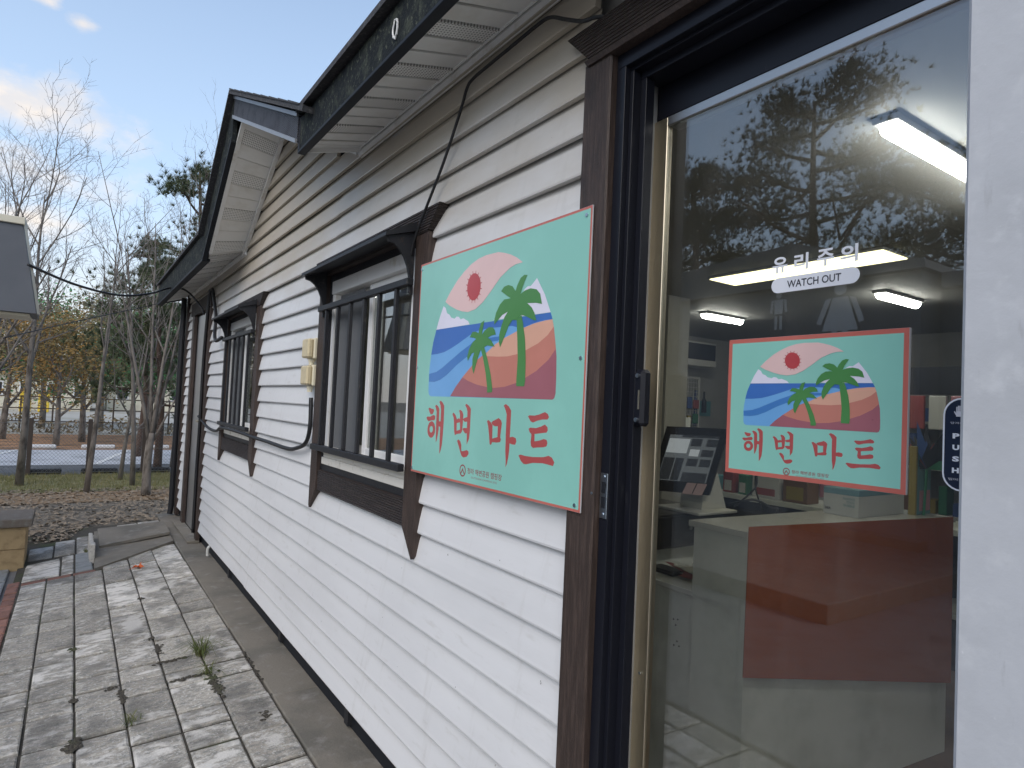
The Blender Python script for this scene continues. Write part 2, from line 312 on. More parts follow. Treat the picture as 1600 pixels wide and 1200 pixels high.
# ------------------------------------------------------------------ mesh helpers
C = sc.collection
def adopt(o, parent):
    o.parent = parent; o.matrix_parent_inverse = Matrix.Translation(-Vector(parent.location))
class MB:
    def __init__(s): s.v = []; s.f = []
    def add(s, v, f):
        n = len(s.v); s.v += [tuple(p) for p in v]; s.f += [tuple(i+n for i in q) for q in f]; return s
    def box(s, x0, x1, y0, y1, z0, z1, bev=0.):
        if bev <= 0:
            v = [(x, y, z) for x in (x0, x1) for y in (y0, y1) for z in (z0, z1)]
            return s.add(v, [(0,1,3,2), (4,6,7,5), (0,4,5,1), (2,3,7,6), (0,2,6,4), (1,5,7,3)])
        bm = bmesh.new(); bmesh.ops.create_cube(bm, size=1)
        for q in bm.verts: q.co = ((x0+x1)/2+q.co.x*(x1-x0), (y0+y1)/2+q.co.y*(y1-y0), (z0+z1)/2+q.co.z*(z1-z0))
        bmesh.ops.bevel(bm, geom=bm.edges[:], offset=bev, segments=1, affect='EDGES')
        bm.verts.index_update(); s.add([q.co[:] for q in bm.verts], [[q.index for q in f.verts] for f in bm.faces]); bm.free(); return s
    def prism(s, pts, d):
        """extrude closed polygon pts (3d) by vector d"""
        n = len(pts); d = Vector(d); a = [Vector(p) for p in pts]
        return s.add(a+[p+d for p in a], [tuple(range(n))[::-1], tuple(range(n, 2*n))]+[(i, (i+1) % n, n+(i+1) % n, n+i) for i in range(n)])
    def poly(s, pts): return s.add(pts, [tuple(range(len(pts)))])
    def tube(s, path, rad, sides=8, cap=True):
        P = [Vector(p) for p in path]; n = len(P); R = rad if isinstance(rad, (list, tuple)) else [rad]*n
        v = []; prevx = None
        for i, p in enumerate(P):
            t = (P[min(i+1, n-1)]-P[max(i-1, 0)])
            if t.length < 1e-9: t = Vector((0, 0, 1))
            t.normalize()
            if prevx is None:
                a = Vector((0, 0, 1)) if abs(t.z) < .9 else Vector((1, 0, 0)); x = t.cross(a).normalized()
            else:
                x = prevx - t*prevx.dot(t); x = x.normalized() if x.length > 1e-6 else t.orthogonal().normalized()
            prevx = x; y = t.cross(x)
            for k in range(sides):
                an = 2*math.pi*k/sides; v.append(p+(x*math.cos(an)+y*math.sin(an))*R[i])
        f = [(i*sides+k, i*sides+(k+1) % sides, (i+1)*sides+(k+1) % sides, (i+1)*sides+k) for i in range(n-1) for k in range(sides)]
        if cap: f += [tuple(range(sides))[::-1], tuple((n-1)*sides+k for k in range(sides))]
        return s.add(v, f)
    def build(s, name, mt, parent=None, smooth=False, **kw):
        me = bpy.data.meshes.new(name); me.from_pydata(s.v, [], s.f)
        me.materials.append(M[mt] if isinstance(mt, str) else mt)
        if smooth: me.polygons.foreach_set('use_smooth', [True]*len(me.polygons))
        me.update()
        o = bpy.data.objects.new(name, me); C.objects.link(o)
        if parent is not None: adopt(o, parent)
        for k, val in kw.items(): o[k] = val
        return o
def tag(o, label, cat, group=None):
    o['label'] = label; o['category'] = cat
    if group: o['group'] = group
    return o
def empty(name, loc=(0, 0, 0), parent=None):
    o = bpy.data.objects.new(name, None); C.objects.link(o); o.location = loc; o.empty_display_size = .1
    if parent is not None: adopt(o, parent)
    return o
def bx(name, mt, parent, x0, x1, y0, y1, z0, z1, bev=0.): return MB().box(x0, x1, y0, y1, z0, z1, bev).build(name, mt, parent)
def origin_to(o, p):
    """move a mesh object's origin to p without moving the mesh"""
    p = Vector(p); o.data.transform(Matrix.Translation(-p)); o.location = p; return o
def struct(o): o['kind'] = 'structure'; return o
def bez(pts, n=10):
    """Catmull-Rom through points"""
    P = [Vector(p) for p in pts]; out = []
    for i in range(len(P)-1):
        a, b, c, d = P[max(i-1, 0)], P[i], P[i+1], P[min(i+2, len(P)-1)]
        for k in range(n):
            t = k/n; out.append(.5*((2*b)+(c-a)*t+(2*a-5*b+4*c-d)*t*t+(3*b-a-3*c+d)*t**3))
    out.append(P[-1]); return out
def text_faces(body, size, spacing=1.0, bold=0.):
    cu = bpy.data.curves.new('tmp', 'FONT'); cu.body = body; cu.size = size; cu.space_character = spacing; cu.offset = bold; cu.resolution_u = 3
    o = bpy.data.objects.new('tmp', cu); C.objects.link(o); bpy.context.view_layer.update()
    me = o.to_mesh(); v = [p.co.copy() for p in me.vertices]; f = [tuple(p.vertices) for p in me.polygons]
    o.to_mesh_clear(); bpy.data.objects.remove(o); bpy.data.curves.remove(cu); return v, f
def wall_text(mb, body, x, yl, yr, zb, zt, spacing=1.0, bold=0.):
    """lettering on a plane facing -x, fitted to y from yl (left as read) down to yr and z from zb to zt"""
    v, f = text_faces(body, 1, spacing, bold)
    ax = min(p.x for p in v); bx_ = max(p.x for p in v); ay = min(p.y for p in v); by = max(p.y for p in v)
    mb.add([(x, yl-(p.x-ax)/(bx_-ax)*(yl-yr), zb+(p.y-ay)/(by-ay)*(zt-zb)) for p in v], f); return mb

# ================================================================== SETTING: ground
def tilt(y): return max(.03, min(.12, .04+.02*(y-3))) if y < 8 else max(.0, .12-.05*(y-8))
def ground_z(x, y):
    if x > -.22 or y > 14: return 0.
    return max(-.17, tilt(y)*(x+.22))
def sheet(name, mt, x0, x1, y0, y1, z=None, n=(8, 8), off=0.):
    mb = MB(); nx, ny = n; v = []
    for j in range(ny+1):
        for i in range(nx+1):
            x = x0+(x1-x0)*i/nx; y = y0+(y1-y0)*j/ny
            v.append((x, y, (ground_z(x, y) if z is None else z)+off))
    mb.add(v, [(j*(nx+1)+i, j*(nx+1)+i+1, (j+1)*(nx+1)+i+1, (j+1)*(nx+1)+i) for j in range(ny) for i in range(nx)])
    return struct(mb.build(name, mt, smooth=True))
struct(MB().poly([(-600, -600, -.30), (900, -600, -.30), (900, 1200, -.30), (-600, 1200, -.30)]).build('ground', 'earth'))
sheet('plaza', 'plaza', -9.5, -1.55, -7, 9, n=(16, 32), off=-.035)
sheet('earth_bed', 'earth', -14, 30, 9.0, 14.0, n=(88, 24), off=-.03)
sheet('leaf_mulch_strip', 'litter_g', -14, 20, 11.0, 12.1, z=-.018, n=(2, 1))
sheet('lawn', 'lawn', -14, 20, 12.1, 14.45, z=-.014, n=(2, 1))
sheet('parking_asphalt', 'asphalt', -30, 40, 14.45, 16.3, z=-.02, n=(2, 1))
sheet('parking_concrete', 'lot', -30, 40, 16.3, 20.2, z=-.016, n=(2, 1))
sheet('brown_bank', 'bank', -30, 40, 20.2, 26.5, z=-.012, n=(2, 1))
sheet('far_lot', 'far_ground', -60, 80, 26.5, 90, z=-.008, n=(2, 1))
for k, xx in enumerate((-5.6, -3.2, -.8, 1.6, 4.0)):
    struct(MB().prism([(xx, 16.35, -.010), (xx+.12, 16.35, -.010), (xx+.95, 20.1, -.010), (xx+.83, 20.1, -.010)], (0, 0, .003)).build('bay_line', 'line'))

# concrete strip along the wall
st = MB()
for k in range(9):
    y0 = -1.2+k*1.2; st.box(-.22+.004*math.sin(k*2.1), .06, y0+.001, y0+1.199, -.20, .0+.0015*(k % 2), .006)
struct(st.build('concrete_strip', 'concrete'))

# paving: slabs are pieces of the pavement
pv = struct(MB().box(-1.60, -.225, -1.0, 9.2, -.42, -.30).build('pavement', 'soil'))
bed = MB(); ys = [-1+.34*i for i in range(31)]; xs = [-1.56, -1.2, -.8, -.5, -.226]
bed.add([(x, y, ground_z(x, y)-.012) for y in ys for x in xs], [(j*5+i, j*5+i+1, (j+1)*5+i+1, (j+1)*5+i) for j in range(30) for i in range(4)])
bed.build('joint_soil', 'soil', pv)
COLS = [-.226, -.452, -.672, -.890, -1.106, -1.312, -1.50]
ROWS = [-.9, -.55, -.2, .2, .55, .9, 1.3, 1.62, 2.0, 2.3, 2.62, 2.95, 3.27, 3.47, 3.67, 4.02, 4.24, 4.46, 4.83, 5.08, 5.31, 5.55, 5.78, 6.04, 6.33, 6.6, 6.86, 7.12]
def slab(x0, x1, y0, y1, mt, th=.05, gap=.007, parent=pv, name='paver', jit=.0055, corners=None):
    g = gap/2; gy = gap*1.15; c = .007
    q = corners or [(x0+g, y0+gy), (x1-g, y0+gy), (x1-g, y1-gy), (x0+g, y1-gy)]
    cxm = sum(p[0] for p in q)/4; cym = sum(p[1] for p in q)/4
    dz = rnd.uniform(-jit, jit); ti = rnd.uniform(-.018, .018)
    top = []; mid = []; bot = []
    for (x, y) in q:
        z = ground_z(x, y)+dz+ti*(y-cym)
        ix = x+(c if x < cxm else -c)*(1+rnd.uniform(-.3, .6)); iy = y+(c if y < cym else -c)*(1+rnd.uniform(-.3, .6))
        top.append((ix, iy, z)); mid.append((x, y, z-c*.8)); bot.append((x, y, z-th))
    mb = MB().add(top+mid+bot, [(0, 1, 2, 3)]+[(i, 4+i, 4+(i+1) % 4, (i+1) % 4) for i in range(4)]+[(4+i, 8+i, 8+(i+1) % 4, 4+(i+1) % 4) for i in range(4)])
    return mb.build(name, mt, parent)
for ci in range(6):
    x1, x0 = COLS[ci], COLS[ci+1]; i = 0
    rows = ROWS + {0: [7.40, 7.70], 1: [7.36, 7.56], 2: [7.34]}.get(ci, [])
    while i < len(rows)-1:
        j = i+1
        if rnd.random() < .08 and j < len(rows)-1 and rows[j+1]-rows[i] < .72: j += 1
        y0 = rows[i]; y1 = rows[j]
        slab(x0+rnd.uniform(0, .004), x1-rnd.uniform(0, .004), y0+rnd.uniform(0, .004), y1-rnd.uniform(0, .004), 'paver')
        i = j
# brick edging: down the left side and one course across
y = 3.9
while y < 7.15:
    slab(-1.60, -1.505, y, y+.195, 'brick', name='brick', gap=.008); y += .2
x = -1.50
for k in range(3):
    slab(x, x+.185, 7.125, 7.215, 'brick', name='brick', gap=.008, jit=.004); x += .19
# second patch of older flags beyond the brick course
for (x0, x1, y0, y1, m_) in ((-1.50, -1.22, 7.24, 8.02, 'paver'), (-1.21, -1.11, 7.24, 7.62, 'paver'), (-1.21, -1.11, 7.63, 8.02, 'paver'), (-1.10, -.96, 7.24, 7.60, 'flag'), (-1.10, -.955, 7.62, 8.0, 'flag'),
                            (-1.50, -1.29, 8.04, 8.5, 'paver'), (-1.28, -1.10, 8.04, 8.62, 'paver'), (-1.09, -.90, 8.04, 8.74, 'paver'), (-.89, -.70, 8.62, 9.0, 'paver'), (-.69, -.48, 8.64, 9.08, 'paver'), (-.47, -.235, 8.72, 9.18, 'paver')):
    slab(x0, x1, y0, y1, m_, name='paver' if m_ == 'paver' else 'flagstone', gap=.006)
x = -1.72
for k in range(5):
    slab(-1.92-.0*k, -1.62, 4.9+k*.62, 5.51+k*.62, 'flag', name='flagstone', gap=.008)
# raised concrete access cover and the upstand beside it
cv = empty('access_cover', (-.6, 8.0, -.05)); tag(cv, 'raised weathered concrete access cover set in the far paving', 'access cover')
MB().prism([(-.955, 7.16, -.125), (-.235, 7.74, -.035), (-.235, 8.62, -.005), (-.93, 8.60, -.05)], (0, 0, .055)).build('slab', 'concrete', cv)
MB().prism([(-.90, 7.86, -.035), (-.245, 7.98, .042), (-.245, 8.60, .052), (-.90, 8.58, .012)], (0, 0, .028)).build('lid', 'concrete', cv)
stb = empty('stub_post', (-.985, 7.9, -.08)); tag(stb, 'pale weathered timber stub beside the concrete access cover', 'stub')
MB().box(-.985, -.945, 7.50, 7.62, -.13, .085, .005).build('front_stub', 'wood_stub', stb)
MB().box(-.990, -.955, 7.64, 8.25, -.13, .060, .005).build('rail', 'wood_stub', stb)

# ================================================================== SHOP BUILDING
B_ = empty('shop_building', (0, 5, 0)); tag(B_, 'long white clapboard shop with small gable and dark brown trim', 'building')
PITCH_S, Z0 = .121, .125
W_Y = (2.36, 5.25)                      # near edges of the two windows
def gable_limits(z):
    """siding extent along y at height z above the eave line"""
    t = z-2.93
    return 3.14+t/.435, 6.10-t/.62
seams = {}
prof = [(.004, 1.03), (.002, .94), (-.0050, .82), (-.0140, .45), (-.0205, .14), (-.0228, .055), (-.0215, .0), (-.0020, -.002)]
def course(y0, y1, z0, out=0.):
    n = len(prof); v = []
    seg = max(1, int((y1-y0)/.5))
    for i in range(seg+1):
        y = y0+(y1-y0)*i/seg; wob = .0010*math.sin(y*2.3+z0*9)+.0008*math.sin(y*5.1+z0*23)
        for (px, pz) in prof: v.append((px+wob-.001-out, y, z0+pz*PITCH_S+.0012*math.sin(y*1.1+z0*3)))
    f = [(i*n+k, (i+1)*n+k, (i+1)*n+k+1, i*n+k+1) for i in range(seg) for k in range(n-1)]
    f += [tuple(range(n))[::-1], tuple(seg*n+k for k in range(n))]
    return MB().add(v, f).build('siding_board', 'siding', B_)
for k in range(29):
    z = Z0+k*PITCH_S; zt = z+PITCH_S
    spans = [(1.385, 9.36)]
    if z > 3.02:
        a, b = gable_limits(zt); spans = [(a, b)]
        if b-a < .2: continue
    cuts = []
    for wy in W_Y:
        if zt > 1.20 and z < 2.36: cuts.append((wy+.05, wy+1.34))
    if z < 2.58: cuts.append((7.70, 8.75))
    for (ca, cb) in cuts:
        new = []
        for (a, b) in spans:
            if cb <= a or ca >= b: new.append((a, b)); continue
            if ca > a: new.append((a, ca))
            if cb < b: new.append((cb, b))
        spans = new
    sy = (5.30, 4.92)[(k//2) % 2] if k < 12 else ((3.56, 7.1)[(k//2) % 2])
    for (a, b) in spans:
        if a+.15 < sy < b-.15: course(a, sy, z, .0045); course(sy+.004, b, z)
        else: course(a, b, z)
# recessed black skirting under the siding and the vent stubs in it
bx('skirting', 'flashing', B_, .022, .05, 1.30, 9.4, 0, .16)
for yy in (3.05, 4.3, 6.0): bx('skirting_bracket', 'black_iron', B_, -.004, .022, yy, yy+.05, .02, .118)
MB().tube(bez([(-.005, 6.9, .12), (-.03, 6.9, .09), (-.03, 6.9, .02)]), .014, 8).build('drain_stub', 'white_plastic', B_)
# structural wall behind the siding, with the openings left free
core = MB()
for (a, b, z0, z1) in ((1.26, 2.49, 0.02, 2.9), (2.49, 3.64, .02, 1.24), (2.49, 3.64, 2.29, 2.9), (3.64, 5.38, .02, 2.9), (5.38, 6.53, .02, 1.24), (5.38, 6.53, 2.29, 2.9), (6.53, 9.4, .02, 2.9), (-4, -.7, .02, 2.9), (-.7, 1.26, 2.62, 2.9)):
    core.box(.052 if b > 1.3 else .13, .13 if b > 1.3 else .2, a, b, z0, z1)
core.build('wall_core', 'in_wall', B_)
bx('front_wall', 'siding', B_, .0, .125, -4, -.72, .12, 3.0)
bx('end_wall', 'siding', B_, .0, 6.0, 9.40, 9.52, .0, 3.0)
bx('back_wall', 'siding', B_, 6.0, 6.15, -4, 9.5, 0, 3.0)
bx('near_end_wall', 'siding', B_, .0, 6.0, -4.15, -4.0, 0, 3.0)
bx('corner_post', 'brown_v', B_, -.035, .01, 9.34, 9.50, .02, 2.93, .004)
MB().tube([(-.075, 9.45, 2.86), (-.075, 9.45, .12), (-.085, 9.45, .02)], .034, 10).build('downpipe', 'black_iron', B_)

# --- roof
rf = MB().add([], [])
rf.prism([(-.375, -4.2, 3.035), (3.1, -4.2, 4.15), (3.1, -4.2, 4.19), (-.375, -4.2, 3.062)], (0, 7.44, 0))
rf.prism([(-.375, 6.17, 3.035), (3.1, 6.17, 4.15), (3.1, 6.17, 4.19), (-.375, 6.17, 3.062)], (0, 3.70, 0))
rf.prism([(.10, 3.24, 3.19), (3.1, 3.24, 4.15), (3.1, 3.24, 4.19), (.10, 3.24, 3.225)], (0, 2.93, 0))
rf.prism([(6.5, -4.2, 3.05), (3.1, -4.2, 4.15), (3.1, -4.2, 4.19), (6.5, -4.2, 3.09)], (0, 14.07, 0))
roof = rf.build('roof', 'shingle', B_)
g = MB()
g.prism([(-.392, 5.08, 3.838), (-.392, 3.06, 2.975), (-.392, 3.05, 3.0), (-.392, 5.08, 3.866)], (2.7, 0, 0))
g.prism([(-.392, 5.08, 3.838), (-.392, 6.20, 2.998), (-.392, 6.215, 3.022), (-.392, 5.08, 3.866)], (2.7, 0, 0))
g.build('gable_roof', 'shingle', B_)
# shingle butts poking over the rake edge
for k in range(9):
    t = .02+k*.108; y = 5.08-t*2.0; z = 3.866-t*.856
    MB().prism([(-.398, y, z+.001), (-.398, y-.205, z-.0868), (-.398, y-.205, z-.0788), (-.398, y, z+.013)], (.3, 0, 0)).build('shingle', 'shingle', B_)
# --- near eave: fascia, drip, soffit boards
fa = MB(); seg = 22
fv = []
for i in range(seg+1):
    y = -4.0+7.27*i/seg
    for (px, pz) in ((-.300, 2.864), (-.335, 2.864), (-.338, 3.030), (-.300, 3.030)): fv.append((px+.0025*math.sin(y*3), y, pz+.003*math.sin(y*2.1)))
fa.add(fv, [(i*4+k, i*4+(k+1) % 4, (i+1)*4+(k+1) % 4, (i+1)*4+k) for i in range(seg) for k in range(4)]+[(0, 1, 2, 3), tuple(seg*4+k for k in (3, 2, 1, 0))])
fasc = fa.build('eave_fascia', 'fascia', B_)
bx('drip_edge', 'flashing', fasc, -.344, -.305, -4.0, 3.276, 2.846, 2.8635, .003)
bx('fascia_end', 'flashing', fasc, -.3415, -.300, 3.262, 3.290, 2.866, 3.032, .003)
ov = []
for k in range(30):
    a = 2*math.pi*k/30; rr = 1+rnd.uniform(-.12, .12); ov.append((-.3425, 2.095-.020*math.cos(a)*rr, 2.935+.034*math.sin(a)*rr))
MB().tube(ov+[ov[0]], .0035, 5, cap=False).build('chalk_ring', 'white', fasc)
def soffit_run(y0, y1, zin, zout, step, start=0, xo=-.302, vent=3):
    k = start; y = y0
    while y < y1-.02:
        e = min(y+step, y1)
        za = zin(y) if callable(zin) else zin; zb = zin(e) if callable(zin) else zin
        oa = zout(y) if callable(zout) else zout; ob = zout(e) if callable(zout) else zout
        g_ = .004
        v = [(-.020, y+g_, za), (xo, y+g_, oa), (xo, e-g_, ob), (-.020, e-g_, zb)]
        th = Vector((0, 0, .010))
        mb = MB().prism(v, th)
        # rolled bead along one edge of every panel
        mb.tube([(-.022, y+g_+.004, za-.0015), (xo+.002, y+g_+.004, oa-.0015)], .004, 5)
        mb.build('soffit_board', 'soffit_vent' if k % vent == 1 else 'soffit', B_)
        y = e; k += 1
soffit_run(-1.3, 3.205, 2.952, 2.884, .1135)
MB().prism([(-.020, 3.207, 2.952), (-.302, 3.207, 2.884), (-.302, 3.268, 2.884), (-.020, 3.228, 2.952)], (0, 0, .010)).build('soffit_board', 'soffit', B_)
MB().prism([(-.02, 3.2285, 2.930), (-.300, 3.2685, 2.862), (-.300, 3.2785, 2.862), (-.02, 3.2385, 2.930)], (0, 0, .032)).build('soffit_end_trim', 'trim', B_)
MB().prism([(-.0145, -1.3, 2.905), (-.030, -1.3, 2.912), (-.034, -1.3, 2.930), (-.026, -1.3, 2.951), (-.0145, -1.3, 2.955)], (0, 4.56, 0)).build('wall_moulding', 'trim', B_)
MB().tube([(-.036, -1.3, 2.948), (-.036, 3.26, 2.948)], .006, 6).build('moulding_bead', 'trim', B_)
# --- gable rakes
rz = lambda y: 3.521-.586*(y-4.978)
ro_ = lambda y: 3.585-.702*(y-4.96)
soffit_run(4.875, 6.03, rz, ro_, .105, xo=-.312)
rz2 = lambda y: 2.95+.435*(y-3.24)
soffit_run(3.30, 4.872, rz2, lambda y: 2.86+.427*(y-3.13), .136, xo=-.312)
MB().prism([(-.348, 5.085, 3.835), (-.348, 3.285, 3.060), (-.348, 3.285, 2.905), (-.348, 5.085, 3.668)], (.03, 0, 0)).build('rake_board', 'rake', B_)
MB().prism([(-.3565, 5.088, 3.837), (-.3565, 3.287, 3.062), (-.3565, 3.287, 3.040), (-.3565, 5.088, 3.814)], (.0075, 0, 0)).build('rake_top_strip', 'flash_light', B_)
MB().prism([(-.3575, 5.088, 3.690), (-.3575, 3.287, 2.925), (-.3575, 3.287, 2.903), (-.3575, 5.088, 3.664)], (.046, 0, 0)).build('rake_bottom_strip', 'flash_light', B_)
MB().prism([(-.348, 5.090, 3.835), (-.348, 6.12, 3.050), (-.348, 6.12, 2.768), (-.348, 5.090, 3.490)], (.03, 0, 0)).build('rake_board', 'fascia', B_)
MB().prism([(-.355, 5.092, 3.515), (-.355, 6.122, 2.793), (-.355, 6.122, 2.766), (-.355, 5.092, 3.488)], (.036, 0, 0)).build('rake_bottom_strip', 'flashing', B_)
MB().prism([(-.018, 4.87, 3.577), (-.018, 6.03, 2.895), (-.018, 6.03, 2.862), (-.018, 4.87, 3.544)], (-.028, 0, 0)).build('rake_moulding', 'trim', B_)
MB().prism([(-.018, 4.66, 3.552), (-.018, 3.26, 2.945), (-.018, 3.26, 2.915), (-.018, 4.66, 3.522)], (-.028, 0, 0)).build('rake_moulding', 'trim', B_)
MB().prism([(-.317, 4.90, 3.614), (-.317, 6.03, 2.820), (-.317, 6.03, 2.842), (-.317, 4.90, 3.636)], (.03, 0, 0)).build('soffit_edge_trim', 'trim', B_)
# --- far eave
soffit_run(6.03, 9.84, 2.905, lambda y: max(2.812, 2.835-.1*(y-6.03)), .1225, xo=-.302)
bx('eave_fascia', 'fascia', B_, -.345, -.303, 6.123, 9.86, 2.795, 3.03, .003)
bx('drip_edge', 'flashing', B_, -.351, -.290, 6.123, 9.865, 2.770, 2.794, .003)
MB().prism([(-.303, 9.845, 2.80), (-.005, 9.845, 2.89), (-.005, 9.845, 3.05), (-.303, 9.845, 3.02)], (0, .02, 0)).build('eave_end_board', 'flashing', B_)
MB().prism([(-.0145, 6.0, 2.852), (-.030, 6.0, 2.860), (-.034, 6.0, 2.88), (-.026, 6.0, 2.902), (-.0145, 6.0, 2.904)], (0, 3.4, 0)).build('wall_moulding', 'trim', B_)

# --- windows
def make_window(y0):
    W = empty('window', (0, y0+.7, 1.0), B_)
    def b(name, mt, x0, x1, ya, yb, z0, z1, bev=0.): return bx(name, mt, W, x0, x1, y0+ya, y0+yb, z0, z1, bev)
    # stiles with pointed feet
    MB().prism([(-.042, y0, 2.325), (-.042, y0+.112, 2.325), (-.042, y0+.112, 1.105), (-.042, y0+.012, .985), (-.042, y0, 1.0)], (.040, 0, 0)).build('stile', 'brown_v', W)
    MB().prism([(-.042, y0+1.390, 2.325), (-.042, y0+1.278, 2.325), (-.042, y0+1.278, 1.105), (-.042, y0+1.378, .985), (-.042, y0+1.390, 1.0)], (.040, 0, 0)).build('stile', 'brown_v', W)
    MB().prism([(-.046, y0-.095, 2.425), (-.046, y0+1.485, 2.425), (-.046, y0+1.385, 2.3265), (-.046, y0+.005, 2.3265)], (.044, 0, 0)).build('header', 'brown_h', W)
    b('apron', 'brown_h', -.036, -.002, .114, 1.276, 1.100, 1.215, .003)
    # sloping hood on shaped brackets
    MB().prism([(-.047, y0+.10, 2.385), (-.185, y0+.10, 2.318), (-.185, y0+.10, 2.302), (-.047, y0+.10, 2.345)], (0, 1.19, 0)).build('hood', 'black_iron', W)
    for ya in (.112, 1.262):
        pts = [(-.0465, y0+ya, 2.344), (-.170, y0+ya, 2.305), (-.165, y0+ya, 2.285)]
        for k in range(7):
            a = math.pi/2*k/6; pts.append((-.165+.105*math.sin(a), y0+ya, 2.285-.185*(1-math.cos(a))))
        pts += [(-.060, y0+ya, 2.085), (-.0465, y0+ya, 2.075)]
        MB().prism(pts, (0, .018, 0)).build('bracket', 'black_iron', W)
    # black sub frame, white sliding sashes
    fr = MB(); fr.box(-.020, .05, y0+.114, y0+1.276, 1.2165, 1.250); fr.box(-.020, .05, y0+.114, y0+.140, 1.2505, 2.325); fr.box(-.020, .05, y0+1.250, y0+1.276, 1.2505, 2.325); fr.box(-.020, .05, y0+.1405, y0+1.2495, 2.290, 2.325)
    fr.build('sub_frame', 'black_iron', W)
    wf = MB(); wf.box(-.019, .10, y0+.141, y0+1.249, 2.215, 2.2895, .003); wf.box(-.019, .10, y0+.141, y0+.180, 1.335, 2.2145, .003); wf.box(-.012, .10, y0+1.210, y0+1.249, 1.335, 2.2145, .003)
    wf.build('window_frame', 'pvc', W)
    sl_ = MB(); sl_.box(-.026, .10, y0+.141, y0+1.249, 1.2505, 1.290, .003); sl_.box(-.016, .10, y0+.141, y0+1.249, 1.2905, 1.312, .002); sl_.box(-.022, .10, y0+.141, y0+1.249, 1.3125, 1.3345, .003)
    sl_.build('sill', 'pvc_dirty', W)
    def sash(ya, yb, x):
        s_ = MB(); t = .045
        s_.box(x, x+.03, y0+ya, y0+ya+t, 1.336, 2.2145, .003); s_.box(x, x+.03, y0+yb-t, y0+yb, 1.336, 2.2145, .003)
        s_.box(x, x+.03, y0+ya+t, y0+yb-t, 1.336, 1.336+t, .003); s_.box(x, x+.03, y0+ya+t, y0+yb-t, 2.2145-t, 2.2145, .003)
        return s_.build('sash', 'pvc', W)
    sash(.181, .745, .012); sash(.70, 1.209, .045)
    MB().box(.024, .028, y0+.2265, y0+.6995, 1.3815, 2.169).build('pane', 'win_glass', W)
    MB().box(.058, .062, y0+.7455, y0+1.1635, 1.3815, 2.169).build('pane', 'win_glass', W)
    b('insect_screen', 'screen', .006, .008, .80, 1.16, 1.35, 2.20)
    # burglar bars
    b('bar_rail', 'black_iron', -.082, -.050, .098, 1.292, 2.112, 2.142, .003); b('bar_rail', 'black_iron', -.082, -.050, .098, 1.292, 1.330, 1.362, .003)
    for k in range(6):
        ya = .232+k*.188; b('bar', 'black_iron', -.074, -.056, ya-.011, ya+.011, 1.3625, 2.1115, .002)
    return W
for wy in W_Y: make_window(wy)

# --- far side door
D2 = empty('side_door', (0, 8.2, 0), B_)
bx('door_stile', 'brown_v', D2, -.040, .0, 7.60, 7.72, .03, 2.56, .004); bx('door_stile', 'brown_v', D2, -.040, .0, 8.70, 8.84, .03, 2.56, .004)
bx('door_header', 'brown_h', D2, -.045, .0, 7.55, 8.95, 2.565, 2.72, .004)
bx('door_leaf', 'alu', D2, .005, .045, 7.725, 8.695, .03, 2.55, .003)
for zz in (.5, 1.35, 2.2): bx('hinge', 'steel', D2, -.006, .004, 7.73, 7.78, zz, zz+.1, .002)
bx('threshold', 'concrete', D2, -.12, .0, 7.6, 8.84, .003, .03, .004)
MB().tube([(-.05, 7.83, 1.30), (-.05, 7.97, 1.30)], .012, 8).tube([(-.05, 7.85, 1.30), (.005, 7.85, 1.30)], .016, 8).build('handle', 'steel', D2)

# --- entrance: timber post and header, black frame, sliding glass
E_ = empty('glass_door', (0.05, .5, 0), B_)
bx('door_post', 'brown_v', E_, -.042, .0, 1.292, 1.404, .0, 2.612, .005)
MB().prism([(-.056, 1.472, 2.712), (-.056, 1.372, 2.613), (-.056, -1.2, 2.613), (-.056, -1.2, 2.712)], (.054, 0, 0)).build('door_header', 'brown_h', E_)
MB().prism([(-.0565, 1.390, 2.6125), (-.0565, -1.2, 2.6125), (-.050, -1.2, 2.600), (-.050, 1.385, 2.600)], (.045, 0, 0)).build('header_lip', 'brown_v', E_)
fr = MB()
fr.box(-.018, .028, 1.258, 1.2915, .0, 2.5595, .001); fr.box(.000, .050, 1.2445, 1.2575, .0, 2.5495, .001); fr.box(.028, .060, 1.2235, 1.244, .0, 2.5295, .001); fr.box(.0505, .1025, 1.2660, 1.2915, .0, 2.529)
fr.build('jamb', 'black_al', E_)
tr = MB()
tr.box(-.018, .028, -1.2, 1.2915, 2.560, 2.5995, .001); tr.box(.000, .0505, -1.2, 1.2575, 2.550, 2.5985, .001); tr.box(.028, .100, -1.2, 1.244, 2.530, 2.5975, .001)
tr.build('head_frame', 'black_al', E_)
bx('transom', 'black_al', E_, .104, .150, -1.2, 1.255, 2.438, 2.60, .003)
bx('transom_rail', 'alu', E_, .101, .150, -1.2, 1.2115, 2.412, 2.4375, .002)
bx('stile', 'steel', E_, .103, .125, 1.212, 1.2655, .0, 2.4375, .001)
MB().box(.108, .114, -1.2, 1.2115, .01, 2.4115).build('pane', 'glass', E_)
bx('latch_body', 'black_al', E_, .020, .056, 1.186, 1.2232, 1.585, 1.735, .009)
bx('latch_slot', 'steel', E_, .0180, .0195, 1.196, 1.201, 1.63, 1.68)
for zz in (1.602, 1.718): MB().tube([(.020, 1.204, zz), (.015, 1.204, zz)], .006, 8).build('latch_screw', 'zinc', E_)
bx('strike_plate', 'zinc', E_, -.0210, -.0182, 1.2610, 1.2895, 1.335, 1.455, .001)
for zz in (1.362, 1.402): bx('strike_hole', 'flashing', E_, -.0222, -.0211, 1.268, 1.2815, zz, zz+.030)
for zz in (1.346, 1.446): MB().tube([(-.0205, 1.275, zz), (-.0228, 1.275, zz)], .0045, 8).build('plate_screw', 'zinc', E_)
